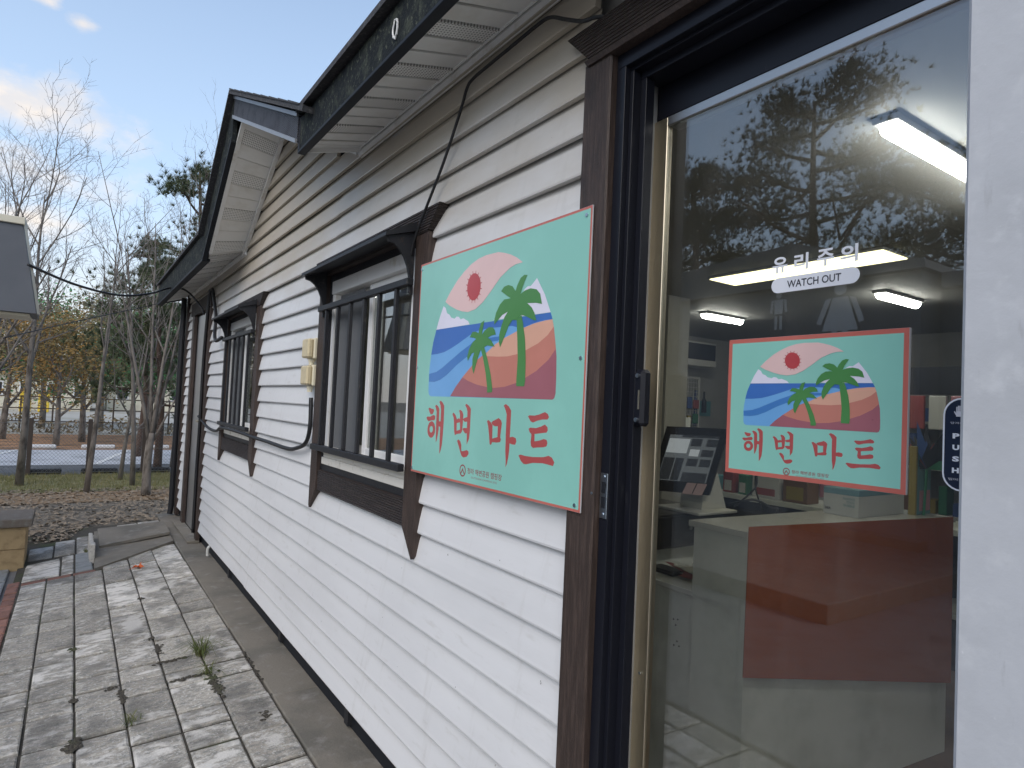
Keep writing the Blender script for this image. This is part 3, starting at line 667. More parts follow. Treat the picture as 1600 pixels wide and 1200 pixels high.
for zz, yy in ((.55, 1.235), (1.40, 1.297), (.92, 1.235)): MB().tube([(.101, yy, zz), (.0995, yy, zz)] if yy < 1.29 else [(-.0425, yy, zz), (-.044, yy, zz)], .004, 8).build('frame_screw', 'zinc', E_)
bx('threshold', 'alu', E_, -.02, .15, -1.2, 1.19, .0, .012, .002)

# --- grey steel column beside the entrance
ec = empty('entrance_column', (-.3, .2, 0)); tag(ec, 'light grey painted steel column in front of the glass door', 'column')
MB().box(-.42, -.10, .02, .2956, .0, 3.0, .004).build('shaft', 'grey_steel', ec)
bx('base_plate', 'grey_steel', ec, -.46, -.06, -.02, .335, .0, .015, .003)

ART = [
('pale_blue','1542,6682 1338,6090 1230,5536 1159,5036 1130,4647 1153,3870 1207,3706 1333,3622 8645,3615 8731,3666 8779,3831 8778,4340 8750,5082 8688,5499 8568,6151 8492,6409 8454,6527 8398,6659'),
('deep_blue','1542,6682 1338,6090 1229,5547 1744,5559 2271,5620 2736,5754 3192,5912 4031,6245 4504,6367 5135,6407 5476,6404 6513,6375 6786,6287 7054,6244 7648,6364 8190,6415 8492,6409 8398,6659'),
('mid_blue','1140,4658 1719,4742 2147,4913 2520,5108 3427,5567 4041,5828 4383,6033 4978,6043 5280,6018 5970,6037 6169,6020 5733,5864 5408,5856 4981,5901 4394,5646 3879,5333 3261,5037 2534,4596 2019,4366 1585,4283 1150,4297'),
('coral','2840,3640 3196,4054 3636,4464 4239,4946 4577,5183 4994,5391 5170,5461 5615,5739 6092,5936 6789,6151 7129,6243 7648,6354 8190,6406 8492,6409 8568,6151 8688,5499 8750,5082 8778,4340 8779,3831 8731,3666 8645,3615'),
('peach','5170,5461 5615,5739 6092,5936 6789,6151 7129,6243 7648,6354 8190,6406 8492,6409 8568,6151 8310,5873 7885,5615 7300,5407 6887,5284 6307,5219 5749,5239 5175,5284 4966,5282'),
('mauve','2840,3640 3196,4054 3636,4464 3994,4317 4561,4154 5196,4050 5618,4009 6257,4058 6875,4203 7324,4388 7836,4617 8401,5006 8698,5360 8750,5082 8778,4340 8779,3831 8731,3666 8645,3615'),
('cloud','2022,7718 2192,7602 2317,7352 2508,7264 2629,7125 2886,7047 3022,7128 3182,7096 3322,6970 3501,7001 3839,6839 3953,6690 1542,6682 1770,7236'),
('cloud','5427,6707 5828,6887 6224,6974 6947,7509 7094,7695 7243,7770 7393,7752 7682,7999 8097,7337 8398,6668'),
('pink','2143,7893 2467,8271 2969,8738 3413,9034 3851,9255 4329,9398 4800,9448 5535,9415 5895,9305 6250,9164 6600,8972 6929,8729 6563,8725 6263,8649 5740,8377 5210,7907 4756,7535 4289,7292 3807,7230 3410,7303 3004,7436 2484,7672'),
('red','4559,8227 4552,8101 4523,7982 4473,7877 4407,7790 4325,7726 4233,7688 4135,7678 4035,7697 3940,7744 3853,7818 3779,7913 3722,8026 3686,8151 3671,8281 3679,8410 3709,8531 3760,8638 3829,8725 3912,8788 4006,8824 4105,8831 4204,8809 4298,8760 4383,8685 4455,8590 4510,8478 4545,8355'),
('red','4557,8137 4641,8100 4637,8074 4550,8092'),
('red','4503,7931 4573,7856 4561,7834 4483,7894'),
('red','4392,7773 4436,7671 4418,7657 4361,7750'),
('red','4238,7688 4250,7573 4228,7569 4201,7681'),
('red','4065,7688 4043,7578 4020,7584 4027,7699'),
('red','3899,7775 3845,7686 3825,7703 3866,7802'),
('red','3766,7936 3688,7883 3674,7907 3743,7976'),
('red','3687,8146 3596,8138 3591,8166 3678,8192'),
('red','3673,8374 3585,8412 3589,8439 3680,8419'),
('red','3729,8583 3656,8661 3669,8683 3750,8620'),
('red','3844,8741 3798,8846 3817,8860 3876,8764'),
('red','4001,8823 3988,8939 4011,8943 4038,8829'),
('red','4174,8819 4196,8928 4219,8921 4212,8807'),
('red','4338,8729 4391,8815 4410,8798 4370,8701'),
('red','4468,8567 4543,8618 4556,8594 4490,8528'),
('red','4544,8360 4631,8367 4636,8340 4553,8315'),
('green','6985,6730 7079,6462 7130,6219 7213,5880 7259,5542 7311,4965 7327,4292 7295,4074 6878,4082 6873,4276 6893,5055 6838,5736 6741,6566'),
('green','6616,7695 6689,7887 6855,8146 7043,8231 7202,8197 7086,8011 6978,7798 6889,7536 7096,7632 7395,7670 7692,7584 7879,7394 7986,7011 7704,7092 7258,7142 7486,6956 7639,6736 7748,6448 7608,6474 7346,6600 7118,6703 6966,6731 6741,6566 6508,6596 6318,6379 6130,6010 5901,5589 5824,5788 5816,6088 5920,6436 6072,6755 6245,6948 5949,6858 5712,6690 5506,6519 5489,6696 5583,6995 5778,7288 6014,7453 6370,7452 6130,7596 5813,7811 5962,7953 6199,7989 6437,7901'),
('green','4966,5671 5209,5139 5431,4537 5567,3988 5551,3837 5264,3825 5258,4027 5118,4631 4915,5238 4758,5595'),
('green','4570,6263 4588,6417 4687,6672 4896,6759 4840,6515 4785,6183 4928,6334 5176,6447 5424,6427 5550,6299 5623,6122 5350,6100 5145,6026 5354,5923 5586,5646 5402,5671 5153,5722 4966,5671 4758,5569 4617,5286 4497,4976 4370,4587 4264,4817 4253,5232 4354,5491 4183,5439 3950,5151 3901,5333 4002,5646 4214,5905 4426,6033 4252,6112 4011,6141 4159,6347 4375,6344'),
]
LETTERS = [
'1242,3050 1315,3079 1459,3037 1648,3020 1666,2943 1591,2822 1450,2806 1352,2878',
'1120,2632 1183,2665 1406,2669 1656,2756 1776,2728 1791,2623 1740,2549 1505,2534 1284,2472 1170,2547',
'1763,3185 1846,3224 1987,3162 2077,3044 2092,2503 2236,2496 2242,2270 2097,2294 2093,2136 2053,1888 1983,1637 1939,1563 1933,1773 1907,2473 1901,2929 1834,3083',
'2074,3376 2164,3423 2320,3336 2430,3203 2449,2511 2434,1955 2401,1501 2317,1215 2245,1068 2254,1278 2234,1799 2236,2496 2230,3053 2169,3242',
'3080,2880 3153,2928 3287,2824 3384,2671 3397,2203 3367,2014 3315,1993 3261,2159 3223,2496 3173,2732',
'3365,2626 3522,2704 3587,2664 3639,2661 3641,2567 3368,2507',
'3536,3043 3599,3064 3730,3004 3810,2875 3800,2504 3780,2200 3711,2100 3665,2191 3626,2593 3604,2895',
'3363,2150 3664,2231 3724,2162 3711,2100 3424,2053 3324,2011',
'3927,3284 3991,3328 4147,3263 4290,3138 4289,2639 4288,2173 4253,1904 4133,1660 4136,1894 4112,2460 4097,3026 4037,3173',
'3824,2674 3865,2717 4118,2794 4122,2627 3982,2601 3911,2613',
'3820,2270 3876,2315 4130,2327 4135,2144 4023,2118 3937,2162',
'3490,1753 3575,1805 3692,1738 3776,1594 3783,1342 3902,1337 4154,1412 4267,1373 4270,1274 4161,1163 3965,1115 3836,1162 3731,1337 3611,1561',
'5344,2697 5424,2727 5568,2633 5662,2535 5673,2065 5667,1855 5613,1780 5560,1828 5510,2121 5429,2500',
'5610,2653 5680,2700 5875,2776 5999,2837 6126,2759 6183,2660 6149,2381 6127,2138 5989,2127 5987,2542 5825,2536 5683,2571',
'5655,2011 5948,2088 6114,2137 6166,2038 6132,1949 5952,1916 5672,1908',
'6263,3336 6357,3385 6523,3299 6653,3153 6652,2659 6646,2148 6806,2179 6967,2142 6996,2026 6946,1921 6799,1924 6651,1944 6644,1672 6610,1396 6549,1150 6498,1025 6506,1248 6461,1619 6444,2302 6443,3021 6376,3171',
'7556,2985 7611,3012 7867,3013 8092,3067 8339,3158 8464,3101 8520,3007 8468,2939 8220,2922 7996,2873 7796,2793 7680,2834',
'7610,2537 7673,2575 7953,2573 8177,2640 8362,2726 8474,2647 8489,2550 8441,2481 8182,2444 7887,2387 7901,2107 8114,2143 8336,2221 8460,2206 8499,2112 8465,2005 8318,1965 8044,1930 7855,1895 7765,1946 7736,2076 7757,2277 7755,2376 7664,2435',
'7166,1538 7258,1564 7492,1538 7876,1544 8351,1593 8595,1667 8742,1618 8842,1483 8797,1372 8602,1393 8331,1412 7855,1367 7550,1277 7421,1280 7289,1366',
]
RING = ('1833,2123 1829,2053 1815,1985 1790,1921 1755,1863 1713,1815 1663,1778 1609,1753 1552,1741 1495,1743 1439,1759 1388,1788 1342,1829 1303,1881 1274,1941 1255,2008 1248,2078 1251,2149 1266,2219 1292,2283 1327,2341 1371,2389 1420,2426 1475,2450 1532,2461 1589,2458 1645,2441 1696,2412 1741,2370 1779,2319 1807,2259 1825,2193','1674,2122 1672,2090 1665,2059 1652,2030 1636,2004 1615,1982 1591,1965 1565,1954 1537,1948 1509,1949 1482,1956 1457,1969 1435,1988 1417,2011 1403,2038 1394,2068 1390,2100 1392,2132 1399,2163 1412,2192 1429,2218 1450,2240 1474,2257 1500,2268 1528,2273 1556,2272 1582,2265 1607,2252 1629,2233 1647,2210 1661,2183 1670,2153')

# ================================================================== SIGNS
def dec(s): return [tuple(int(a)/1e4 for a in p.split(',')) for p in s.split()]
def fatten(pts, d, asp):
    # grow a closed outline by d (in units of the sign's height)
    n = len(pts); q = [Vector((u*asp, v)) for u, v in pts]; ar = sum(q[i].x*q[(i+1) % n].y-q[(i+1) % n].x*q[i].y for i in range(n)); sg = 1 if ar > 0 else -1; out = []
    for i in range(n):
        a, b, c = q[i-1], q[i], q[(i+1) % n]; e1 = (b-a).normalized(); e2 = (c-b).normalized(); nn_ = Vector((e1.y+e2.y, -(e1.x+e2.x)))
        nn_ = nn_.normalized() if nn_.length > 1e-6 else Vector((e1.y, -e1.x)); p_ = b+nn_*d*sg; out.append((p_.x/asp, p_.y))
    return out
def make_sign(x, yl, yr, zb, zt, thick, border, label, screws):
    S = empty('store_sign', (x, (yl+yr)/2, zb)); tag(S, label, 'sign')
    W_, H_ = yl-yr, zt-zb
    P = lambda u, v, dx=0.: (x-dx, yl-u*W_, zb+v*H_)
    MB().box(x, x+thick, yr, yl, zb, zt, .001).build('panel', 'foam', S)
    e = .00007
    def flat(pts, layer): return [P(u, v, e+layer*e) for (u, v) in pts]
    bu, bv = border/W_, border/H_
    MB().poly(flat([(.001, .001), (.999, .001), (.999, .999), (.001, .999)], 0)).build('border', 'border_red', S)
    MB().poly(flat([(bu, bv), (1-bu, bv), (1-bu, 1-bv), (bu, 1-bv)], 1)).build('face', 'mint', S)
    names = {'pale_blue': 'shallow_sea_print', 'deep_blue': 'sea_print', 'mid_blue': 'wave_print', 'coral': 'sand_print', 'peach': 'dry_sand_print', 'mauve': 'wet_sand_print', 'cloud': 'cloud_print', 'pink': 'sun_glow_print', 'green': 'palm_print', 'red': 'sun_print'}
    sun = MB(); palm = None; lay = 2
    for i, (n, s) in enumerate(ART):
        pts = dec(s)
        if n == 'red': sun.poly(flat(pts, 13+(i % 2))); continue
        if n == 'green':
            if palm is None: palm = MB().poly(flat(pts, 16)); continue
            palm.poly(flat(pts, 17)).build('palm_print', 'green', S); palm = None; continue
        MB().poly(flat(pts, lay)).build(names[n], n, S); lay += 1
    sun.build('sun_print', 'red', S)
    groups = ((0, 4), (4, 12), (12, 16), (16, 19))
    for gi, (a, b) in enumerate(groups):
        mb = MB()
        for k in range(a, b): mb.poly(flat(fatten(dec(LETTERS[k]), .0016, W_/H_), 2+k % 5))
        if gi == 0:
            o_, i_ = flat(fatten(dec(RING[0]), .0016, W_/H_), 3), flat(fatten(dec(RING[1]), -.0012, W_/H_), 3); n = len(o_)
            mb.add(o_+i_, [(k, (k+1) % n, n+(k+1) % n, n+k) for k in range(n)])
        mb.build('letter', 'sign_red', S)
    # small crest and line of lettering under the name
    lg = MB(); n = 28; ro, ri = .0205, .0155; cu, cv = .395, .0555; asp = W_/H_
    ring = [(cu+r*math.cos(2*math.pi*k/n), cv+r*asp*math.sin(2*math.pi*k/n)) for r in (ro, ri) for k in range(n)]
    lg.add([P(u, v, 3*e) for u, v in ring], [(k, (k+1) % n, n+(k+1) % n, n+k) for k in range(n)])
    for s_, top in ((1., .008), (.62, -.004)):
        lg.add([P(cu+a*.0135*s_, cv+b*.0135*asp*s_-.004, 3*e+.0001*s_) for a, b in ((-1, -.55), (-.6, -.55), (0, .45), (.6, -.55), (1, -.55), (0, .95))], [(0, 1, 2, 5), (5, 2, 3, 4)])
    wall_text(lg, '청라 해변공원 캠핑장', x-3*e, yl-.426*W_, yl-.632*W_, zb+.047*H_, zb+.0715*H_, bold=.012)
    wall_text(lg, 'OUTDOOR CAMPING SITE', x-3*e, yl-.452*W_, yl-.606*W_, zb+.0315*H_, zb+.0385*H_)
    lg.build('crest_lettering', 'logo', S)
    for (u, v) in screws:
        c = Vector(P(u, v, 2*e)); MB().tube([c, c+Vector((-.003, 0, 0))], .0055, 10).build('screw', 'zinc', S)
    return S
make_sign(-.0485, 2.397, 1.334, 1.340, 2.190, .005, .008, 'large mint green palm beach sign screwed to the clapboard wall', [(.012, .975), (.978, .972), (.014, .50), (.978, .50), (.012, .02), (.978, .022)])
make_sign(.0985, .982, .577, 1.489, 1.806, 0.0085, .0098, 'small mint green palm beach sign mounted on the glass door', [])

dw = empty('warning_decal', (.106, .778, 1.9)); tag(dw, 'white glass warning lettering with WATCH OUT pill on the door glass', 'decal')
for i, ch in enumerate('유리주의'):
    yl = .8775-i*.0535+(.003 if i == 3 else 0)
    wall_text(MB(), ch, .1068, yl, yl-.0375+(.004 if i == 1 else 0), 1.9525, 1.9895, bold=.028).build('glyph', 'decal_white', dw)
def pill(x, yl, yr, zb, zt, n=12, vertical=False):
    r = (yl-yr)/2 if vertical else (zt-zb)/2; pts = []
    if vertical:
        cy = (yl+yr)/2
        for k in range(n+1): a = math.pi*k/n; pts.append((x, cy+r*math.cos(a), zt-r+r*math.sin(a)))
        for k in range(n+1): a = math.pi+math.pi*k/n; pts.append((x, cy+r*math.cos(a), zb+r+r*math.sin(a)))
    else:
        cz = (zb+zt)/2
        for k in range(n+1): a = math.pi/2+math.pi*k/n; pts.append((x, yr+r+r*math.cos(a), cz+r*math.sin(a)))
        for k in range(n+1): a = -math.pi/2+math.pi*k/n; pts.append((x, yl-r+r*math.cos(a), cz+r*math.sin(a)))
    return pts
MB().poly(pill(.1070, .879, .678, 1.907, 1.9415)).build('pill', 'decal_white', dw)
wall_text(MB(), 'WATCH OUT', .1064, .8395, .7165, 1.9158, 1.9325, bold=.012).build('lettering', 'decal_ink', dw)
dp = empty('push_decal', (.106, .485, 1.5)); tag(dp, 'navy PUSH decal with white rim half hidden behind the grey column', 'decal')
MB().poly(pill(.1070, .5205, .4585, 1.507, 1.674, vertical=True)).build('rim', 'decal_white', dp)
MB().poly(pill(.1066, .5175, .4615, 1.510, 1.671, vertical=True)).build('plate', 'navy', dp)
for i, ch in enumerate('PUSH'):
    z = 1.6005-i*.0205; wall_text(MB(), ch, .1062, .5045, .4935, z, z+.0095, bold=.05).build('lettering', 'decal_white', dp)
wall_text(MB(), '당겨주세요', .1062, .508, .474, 1.6265, 1.6305).build('small_print', 'glyph', dp)
wall_text(MB(), '밀어주세요', .1062, .510, .470, 1.5255, 1.5300).build('small_print', 'glyph', dp)
hd = MB(); hd.box(.1058, .1063, .4905, .4995, 1.640, 1.650)
for k in range(4): hd.box(.1058, .1063, .4905+k*.0024, .4922+k*.0024, 1.6502, 1.6575+.002*(k in (1, 2)))
hd.prism([(.1058, .4996, 1.642), (.1058, .5030, 1.648), (.1058, .5018, 1.650), (.1058, .4996, 1.646)], (.0005, 0, 0)); hd.build('hand_print', 'glyph', dp)

# ================================================================== CABLES AND BOXES ON THE WALL
def cable(path, r, label, name='cable', n=8, mt='cable', sides=8):
    o = MB().tube(bez(path, n), r, sides).build(name, mt, smooth=True); tag(o, label, 'cable'); return o
cable([(-.060, 2.475, 2.24), (-.062, 2.454, 2.29), (-.060, 2.40, 2.37), (-.052, 2.246, 2.563), (-.044, 2.136, 2.743), (-.040, 2.10, 2.820), (-.040, 2.055, 2.840), (-.040, 1.926, 2.846), (-.040, 1.804, 2.849), (-.040, 1.65, 2.853), (-.042, 1.58, 2.842), (-.052, 1.492, 2.789), (-.062, 1.40, 2.735), (-.064, 1.34, 2.716), (-.03, 1.30, 2.7135)], .006, 'thin black cable running under the eave down to the window hood')
cable([(-.045, 3.80, 1.62), (-.045, 3.79, 1.45), (-.047, 3.85, 1.35), (-.052, 4.02, 1.305), (-.045, 4.25, 1.285), (-.045, 4.8, 1.293), (-.06, 5.2, 1.300), (-.10, 5.5, 1.32), (-.10, 6.2, 1.315), (-.055, 6.7, 1.26), (-.035, 7.2, 1.255), (-.035, 7.55, 1.29), (-.06, 7.8, 1.36)], .013, 'ribbed black conduit looping along the clapboard from the junction boxes', name='conduit')
cable([(-.085, 6.55, 2.15), (-.10, 6.75, 2.13), (-.075, 7.0, 2.22), (-.05, 7.15, 2.42), (-.045, 7.35, 2.60), (-.045, 7.47, 2.72), (-.045, 7.55, 2.74), (-.048, 7.62, 2.70), (-.055, 7.66, 2.4), (-.055, 7.72, 1.9), (-.055, 7.70, 1.3), (-.055, 7.72, .8), (-.055, 7.70, .10)], .017, 'thick black hose beside the far side door', name='hose')
cable([(-1.545, 6.02, 2.52), (-1.25, 6.6, 2.49), (-.9, 7.3, 2.53), (-.6, 7.9, 2.66), (-.345, 8.45, 2.83), (-.20, 8.30, 2.80), (-.08, 8.0, 2.60), (-.06, 7.85, 2.50)], .011, 'black overhead cable slung from the canopy to the far eave', name='overhead_cable')
cable([(-1.75, 7.2, 2.02), (-1.2, 8.6, 2.36), (-.5, 9.7, 2.72), (-.34, 9.82, 2.80)], .005, 'thin sagging wire below the thick overhead cable', name='overhead_wire')
def jbox(z, label):
    J = empty('junction_box', (-.03, 3.82, z)); tag(J, label, 'junction box', 'cream junction boxes beside the barred window')
    bx('back_box', 'ivory', J, -.055, -.012, 3.765, 3.905, z, z+.125, .006)
    bx('lid', 'cream', J, -.088, -.0555, 3.772, 3.898, z+.006, z+.119, .008)
    for zz in (z-.03,): MB().tube([(-.05, 3.82, z-.002), (-.05, 3.82, z-.016)], .019, 10).tube([(-.05, 3.82, z-.016), (-.05, 3.82, z-.036)], .015, 10).build('gland', 'ivory', J)
    return J
jbox(1.850, 'upper cream junction box left of the barred window'); jbox(1.690, 'lower cream junction box with conduit leaving its base')

# ================================================================== SMALL THINGS ON THE PAVING
lf = MB(); c = Vector((-.62, 6.93, ground_z(-.62, 6.93)+.008))
out = []
for k in range(14):
    a = 2*math.pi*k/14; r = .048 if k % 2 == 0 else .026; out.append(c+Vector((r*math.cos(a)*1.15, r*math.sin(a)*1.5, .012*math.sin(a*2)+.014*(k % 3))))
lf.add([c+Vector((0, 0, .004))]+out, [(0, 1+k, 1+(k+1) % 14) for k in range(14)]); lf.tube([c+Vector((-.03, -.03, .004)), c+Vector((-.075, -.07, .002))], .0018, 4)
tag(lf.build('fallen_leaf', 'leaf_red'), 'single bright orange red leaf lying on the grey paving', 'leaf')
def tuft(x, y, n, h, sp, label):
    T = empty('weed_tuft', (x, y, ground_z(x, y))); tag(T, label, 'weed')
    z = ground_z(x, y)-.005; mb = MB()
    for k in range(n):
        a = rnd.uniform(0, 2*math.pi); l = h*rnd.uniform(.5, 1.15); d = Vector((math.cos(a), math.sin(a), 0)); b0 = Vector((x+rnd.gauss(0, .012), y+rnd.gauss(0, .03), z)); s_ = Vector((-d.y, d.x, 0))*.0022
        lean = rnd.uniform(.25, 1.0)*sp; p1 = b0+d*lean*l*.45+Vector((0, 0, l*.62)); p2 = b0+d*lean*l*1.1+Vector((0, 0, l*(.9-.45*lean)))
        mb.add([b0-s_, b0+s_, p1+s_*.8, p1-s_*.8, p2], [(0, 1, 2, 3), (3, 2, 4)])
    mb.build('blades', 'weed', T); return T
tuft(-.452, 4.42, 85, .15, 1.7, 'largest green grass tuft growing from a joint in the paving')
tuft(-.46, 4.10, 40, .10, 1.8, 'small grass tuft just in front of the largest one')
tuft(-.875, 3.72, 30, .07, 1.3, 'low flat weed in the near paving joint')
tuft(-1.0, 8.02, 30, .06, 1.3, 'small weed between the grey flagstones beside the access cover')
dirt = MB()
def clod(x, y, r):
    z = ground_z(x, y)+.001; n = 7
    ring = [Vector((x+r*math.cos(2*math.pi*k/n)*rnd.uniform(.6, 1.3), y+r*math.sin(2*math.pi*k/n)*rnd.uniform(.6, 1.5), z)) for k in range(n)]
    dirt.add([Vector((x, y, z+r*rnd.uniform(.3, .6)))]+ring, [(0, 1+k, 1+(k+1) % n) for k in range(n)])
for (x, y, n, sx_, sy_) in ((-.672, 4.66, 46, .028, .07), (-.665, 4.9, 20, .035, .02), (-.452, 3.92, 70, .022, .12), (-.56, 4.10, 40, .10, .014), (-.60, 4.42, 30, .06, .012), (-.892, 4.05, 36, .014, .08), (-.93, 4.2, 12, .03, .02), (-1.108, 3.62, 40, .025, .05), (-1.108, 4.15, 16, .018, .02), (-1.108, 5.0, 18, .02, .03), (-.672, 5.9, 10, .015, .02), (-.30, 3.4, 10, .02, .03), (-.225, 4.0, 14, .008, .3)):
    for k in range(int(n*1.5)): clod(rnd.gauss(x, sx_*.6), rnd.gauss(y, sy_*.6), rnd.uniform(.004, .015))
dirt.build('soil_crumbs', 'soil', kind='stuff', label='dark soil crumbs and ants nests along the paving joints', category='soil')
# leaf litter and pebbles over the bed beyond the paving
lit = MB()
for k in range(5200):
    y = rnd.uniform(8.7, 12.4); x = rnd.uniform(-2.6, .9) if y > 9.6 else rnd.uniform(-1.9, -.25)
    if y < 9.25 and x > -1.0-(9.25-y)*.3 and x > -1.55+.0*y: continue
    z = ground_z(x, y)-.012; r = rnd.uniform(.012, .042); a = rnd.uniform(0, 6.28); d = Vector((math.cos(a), math.sin(a), rnd.uniform(-.3, .5)))*r; s_ = Vector((-math.sin(a), math.cos(a), rnd.uniform(-.3, .5)))*r*rnd.uniform(.35, .7); p = Vector((x, y, z+.012))
    lit.add([p-d, p+s_, p+d, p-s_], [(0, 1, 2, 3)])
lit.build('leaf_litter', 'leaf_brown', kind='stuff', label='brown fallen leaves scattered over the bed beyond the paving', category='leaves')
gr = MB()
for k in range(9000):
    y = 12.0+2.5*rnd.random()**.8; x = rnd.uniform(-3.0, 1.6); p = Vector((x, y, -.016)); h = rnd.uniform(.03, .085); a = rnd.uniform(0, 6.28); d = Vector((math.cos(a), math.sin(a), 0))
    gr.add([p-d*.004, p+d*.004, p+Vector((rnd.gauss(0, .02), rnd.gauss(0, .02), h))], [(0, 1, 2)])
gr.build('lawn_grass', 'grass', kind='stuff', label='short dry grass on the strip before the fence', category='grass')

# planter wall at the left
pw = empty('planter_wall', (-1.75, 8.0, -.15)); tag(pw, 'yellow block planter wall with dark stone cap left of the paving', 'planter')
for r_ in range(2):
    for k in range(4):
        x1 = -1.515-k*.40-(.0 if r_ else .2); x0 = max(x1-.395, -2.7)
        if k == 0 and not r_: MB().box(-1.712, -1.515, 7.86, 8.36, -.2, .012, .004).build('block', 'yellow_block', pw)
        MB().box(x0, x1, 7.86, 8.36, -.2+r_*.216, -.2+r_*.216+.212, .004).build('block', 'yellow_block', pw)
MB().box(-2.75, -1.47, 7.81, 8.42, .235, .315, .006).build('cap_stone', 'cap', pw)

# canopy at the far left
kk = empty('canopy', (-3.2, 6.25, -.1)); tag(kk, 'flared dark grey canopy skirt with cream trim at the left edge', 'canopy')
def frus(x0, x1, y0, y1, za, X0, X1, Y0, Y1, zb):
    v = [(x0, y0, za), (x1, y0, za), (x1, y1, za), (x0, y1, za), (X0, Y0, zb), (X1, Y0, zb), (X1, Y1, zb), (X0, Y1, zb)]
    return MB().add(v, [(0, 3, 2, 1), (4, 5, 6, 7), (0, 1, 5, 4), (1, 2, 6, 5), (2, 3, 7, 6), (3, 0, 4, 7)])
frus(-4.8, -1.476, 6.0, 6.55, 2.157, -4.67, -1.602, 6.13, 6.42, 2.835).build('skirt', 'kiosk', kk)
bx('cap', 'cream_trim', kk, -4.69, -1.588, 6.11, 6.44, 2.8355, 2.89, .004)
MB().prism([(-1.470, 5.996, 2.157), (-1.596, 6.124, 2.835), (-1.580, 6.15, 2.835), (-1.455, 6.03, 2.157)], (0, .05, 0)).build('corner_trim', 'cream_trim', kk)
bx('lower_trim', 'cream_trim', kk, -4.7, -1.52, 6.06, 6.48, 2.137, 2.1565, .004)
for xx in (-4.5, -2.5): bx('post', 'kiosk', kk, xx, xx+.1, 6.2, 6.3, -.2, 2.1365, .004)

# ================================================================== SHOP INTERIOR
struct(bx('interior_floor', 'in_floor', None, .15, 5.99, -3.99, 9.39, -.27, -.25))
struct(bx('interior_ceiling', 'in_ceiling', None, .20, 5.99, -3.99, 9.39, 2.56, 2.6))
struct(bx('interior_partition', 'in_wall', None, .2, 5.99, 5.06, 5.14, .0, 2.558))
struct(bx('interior_pillar', 'in_wall', None, 2.6, 2.85, 3.452, 3.566, -.248, 2.558))
struct(bx('interior_back_wall', 'in_wall', None, 5.90, 5.985, -3.99, 9.39, .0, 2.558))
def strip_lamp(x0, x1, y, label, w_=.075, z=2.56):
    Lm = empty('strip_lamp', ((x0+x1)/2, y, z)); tag(Lm, label, 'ceiling lamp', 'strip lamps on the shop ceiling')
    bx('body', 'lamp_body', Lm, x0-.02, x1+.02, y-w_/2-.012, y+w_/2+.012, z-.022, z-.001, .003)
    n = 8; pts = [(x0, y+w_/2*math.cos(math.pi+math.pi*k/n), z-.0225+.042*math.sin(math.pi+math.pi*k/n)) for k in range(n+1)]
    MB().prism(pts, (x1-x0, 0, 0)).build('tube', 'tube', Lm)
strip_lamp(.80, 1.95, .965, w_=.052, label='nearest bright strip lamp at the upper right behind the glass')
strip_lamp(3.43, 3.95, 3.78, 'small strip lamp deep in the shop at the left of the door glass')
strip_lamp(3.42, 3.95, 2.25, 'small strip lamp deep in the shop right of the warning decal')
pl = empty('panel_lamp', (2.42, 2.25, 2.55)); tag(pl, 'long warm yellow ceiling panel lamp behind the warning decal', 'ceiling lamp')
bx('frame', 'lamp_body', pl, 2.275, 2.565, 1.68, 2.82, 2.545, 2.559, .002); bx('diffuser', 'tube2', pl, 2.285, 2.555, 1.69, 2.81, 2.538, 2.5445)

ct = empty('sales_counter', (2.0, 2.1, 0)); tag(ct, 'white two level shop counter with an orange front panel', 'counter')
MB().prism([(1.385, 1.826, -.248), (3.06, 1.652, -.248), (3.06, 2.02, -.248), (1.385, 2.12, -.248)], (0, 0, 1.316)).build('high_body', 'laminate', ct)
MB().prism([(1.372, 1.812, 1.069), (3.09, 1.633, 1.069), (3.09, 2.05, 1.069), (1.372, 2.15, 1.069)], (0, 0, .029)).build('high_top', 'counter_top', ct)
bx('end_panel', 'laminate', ct, 1.379, 1.3845, 1.838, 2.12, .74, 1.067)
bx('corner_strip', 'laminate', ct, 1.374, 1.3835, 1.812, 1.837, -.248, 1.068)
bx('low_body', 'laminate', ct, 1.40, 2.4, 2.1205, 3.9, -.248, .722)
bx('low_top', 'counter_top', ct, 1.383, 2.42, 2.1205, 3.9, .723, .750, .003)
MB().prism([(1.376, 1.806, 1.124), (3.05, 1.628, 1.102), (3.06, 1.627, .150), (1.368, 1.807, .446)], (.0006, .004, 0)).build('orange_panel', 'orange_panel', ct)
for dy, dz in ((0, 0), (.028, -.006), (.012, -.032), (.0, -.11), (.02, -.135), (-.014, -.13)):
    MB().tube([(1.3995, 2.22+dy, .58+dz), (1.3975, 2.22+dy, .58+dz)], .0045, 6).build('screw_hole', 'black_plastic', ct)
# point of sale set
cdw = empty('cash_drawer', (1.85, 2.75, .75)); tag(cdw, 'black cash drawer under the till screen on the low counter', 'cash drawer')
bx('riser', 'laminate', cdw, 1.50, 2.0, 2.52, 3.0, .751, .876); bx('drawer_box', 'black_plastic', cdw, 1.44, 2.02, 2.44, 3.02, .877, 1.066, .006); bx('front', 'black_plastic', cdw, 1.45, 2.01, 2.428, 2.4395, .89, 1.055, .003)
MB().tube([(1.72, 2.4275, .985), (1.72, 2.423, .985)], .012, 10).build('lock', 'alu', cdw)
mn = empty('till_screen', (1.9, 2.55, 1.06)); tag(mn, 'tilted till screen in black bezel on the cash drawer', 'till')
TL, BL, BR, TR = Vector((1.72, 2.62, 1.542)), Vector((1.655, 2.685, 1.178)), Vector((1.80, 2.381, 1.162)), Vector((1.865, 2.316, 1.546))
ud = (TR-TL); vd = (BL-TL); nn = ud.cross(vd).normalized()
if nn.x > 0: nn = -nn
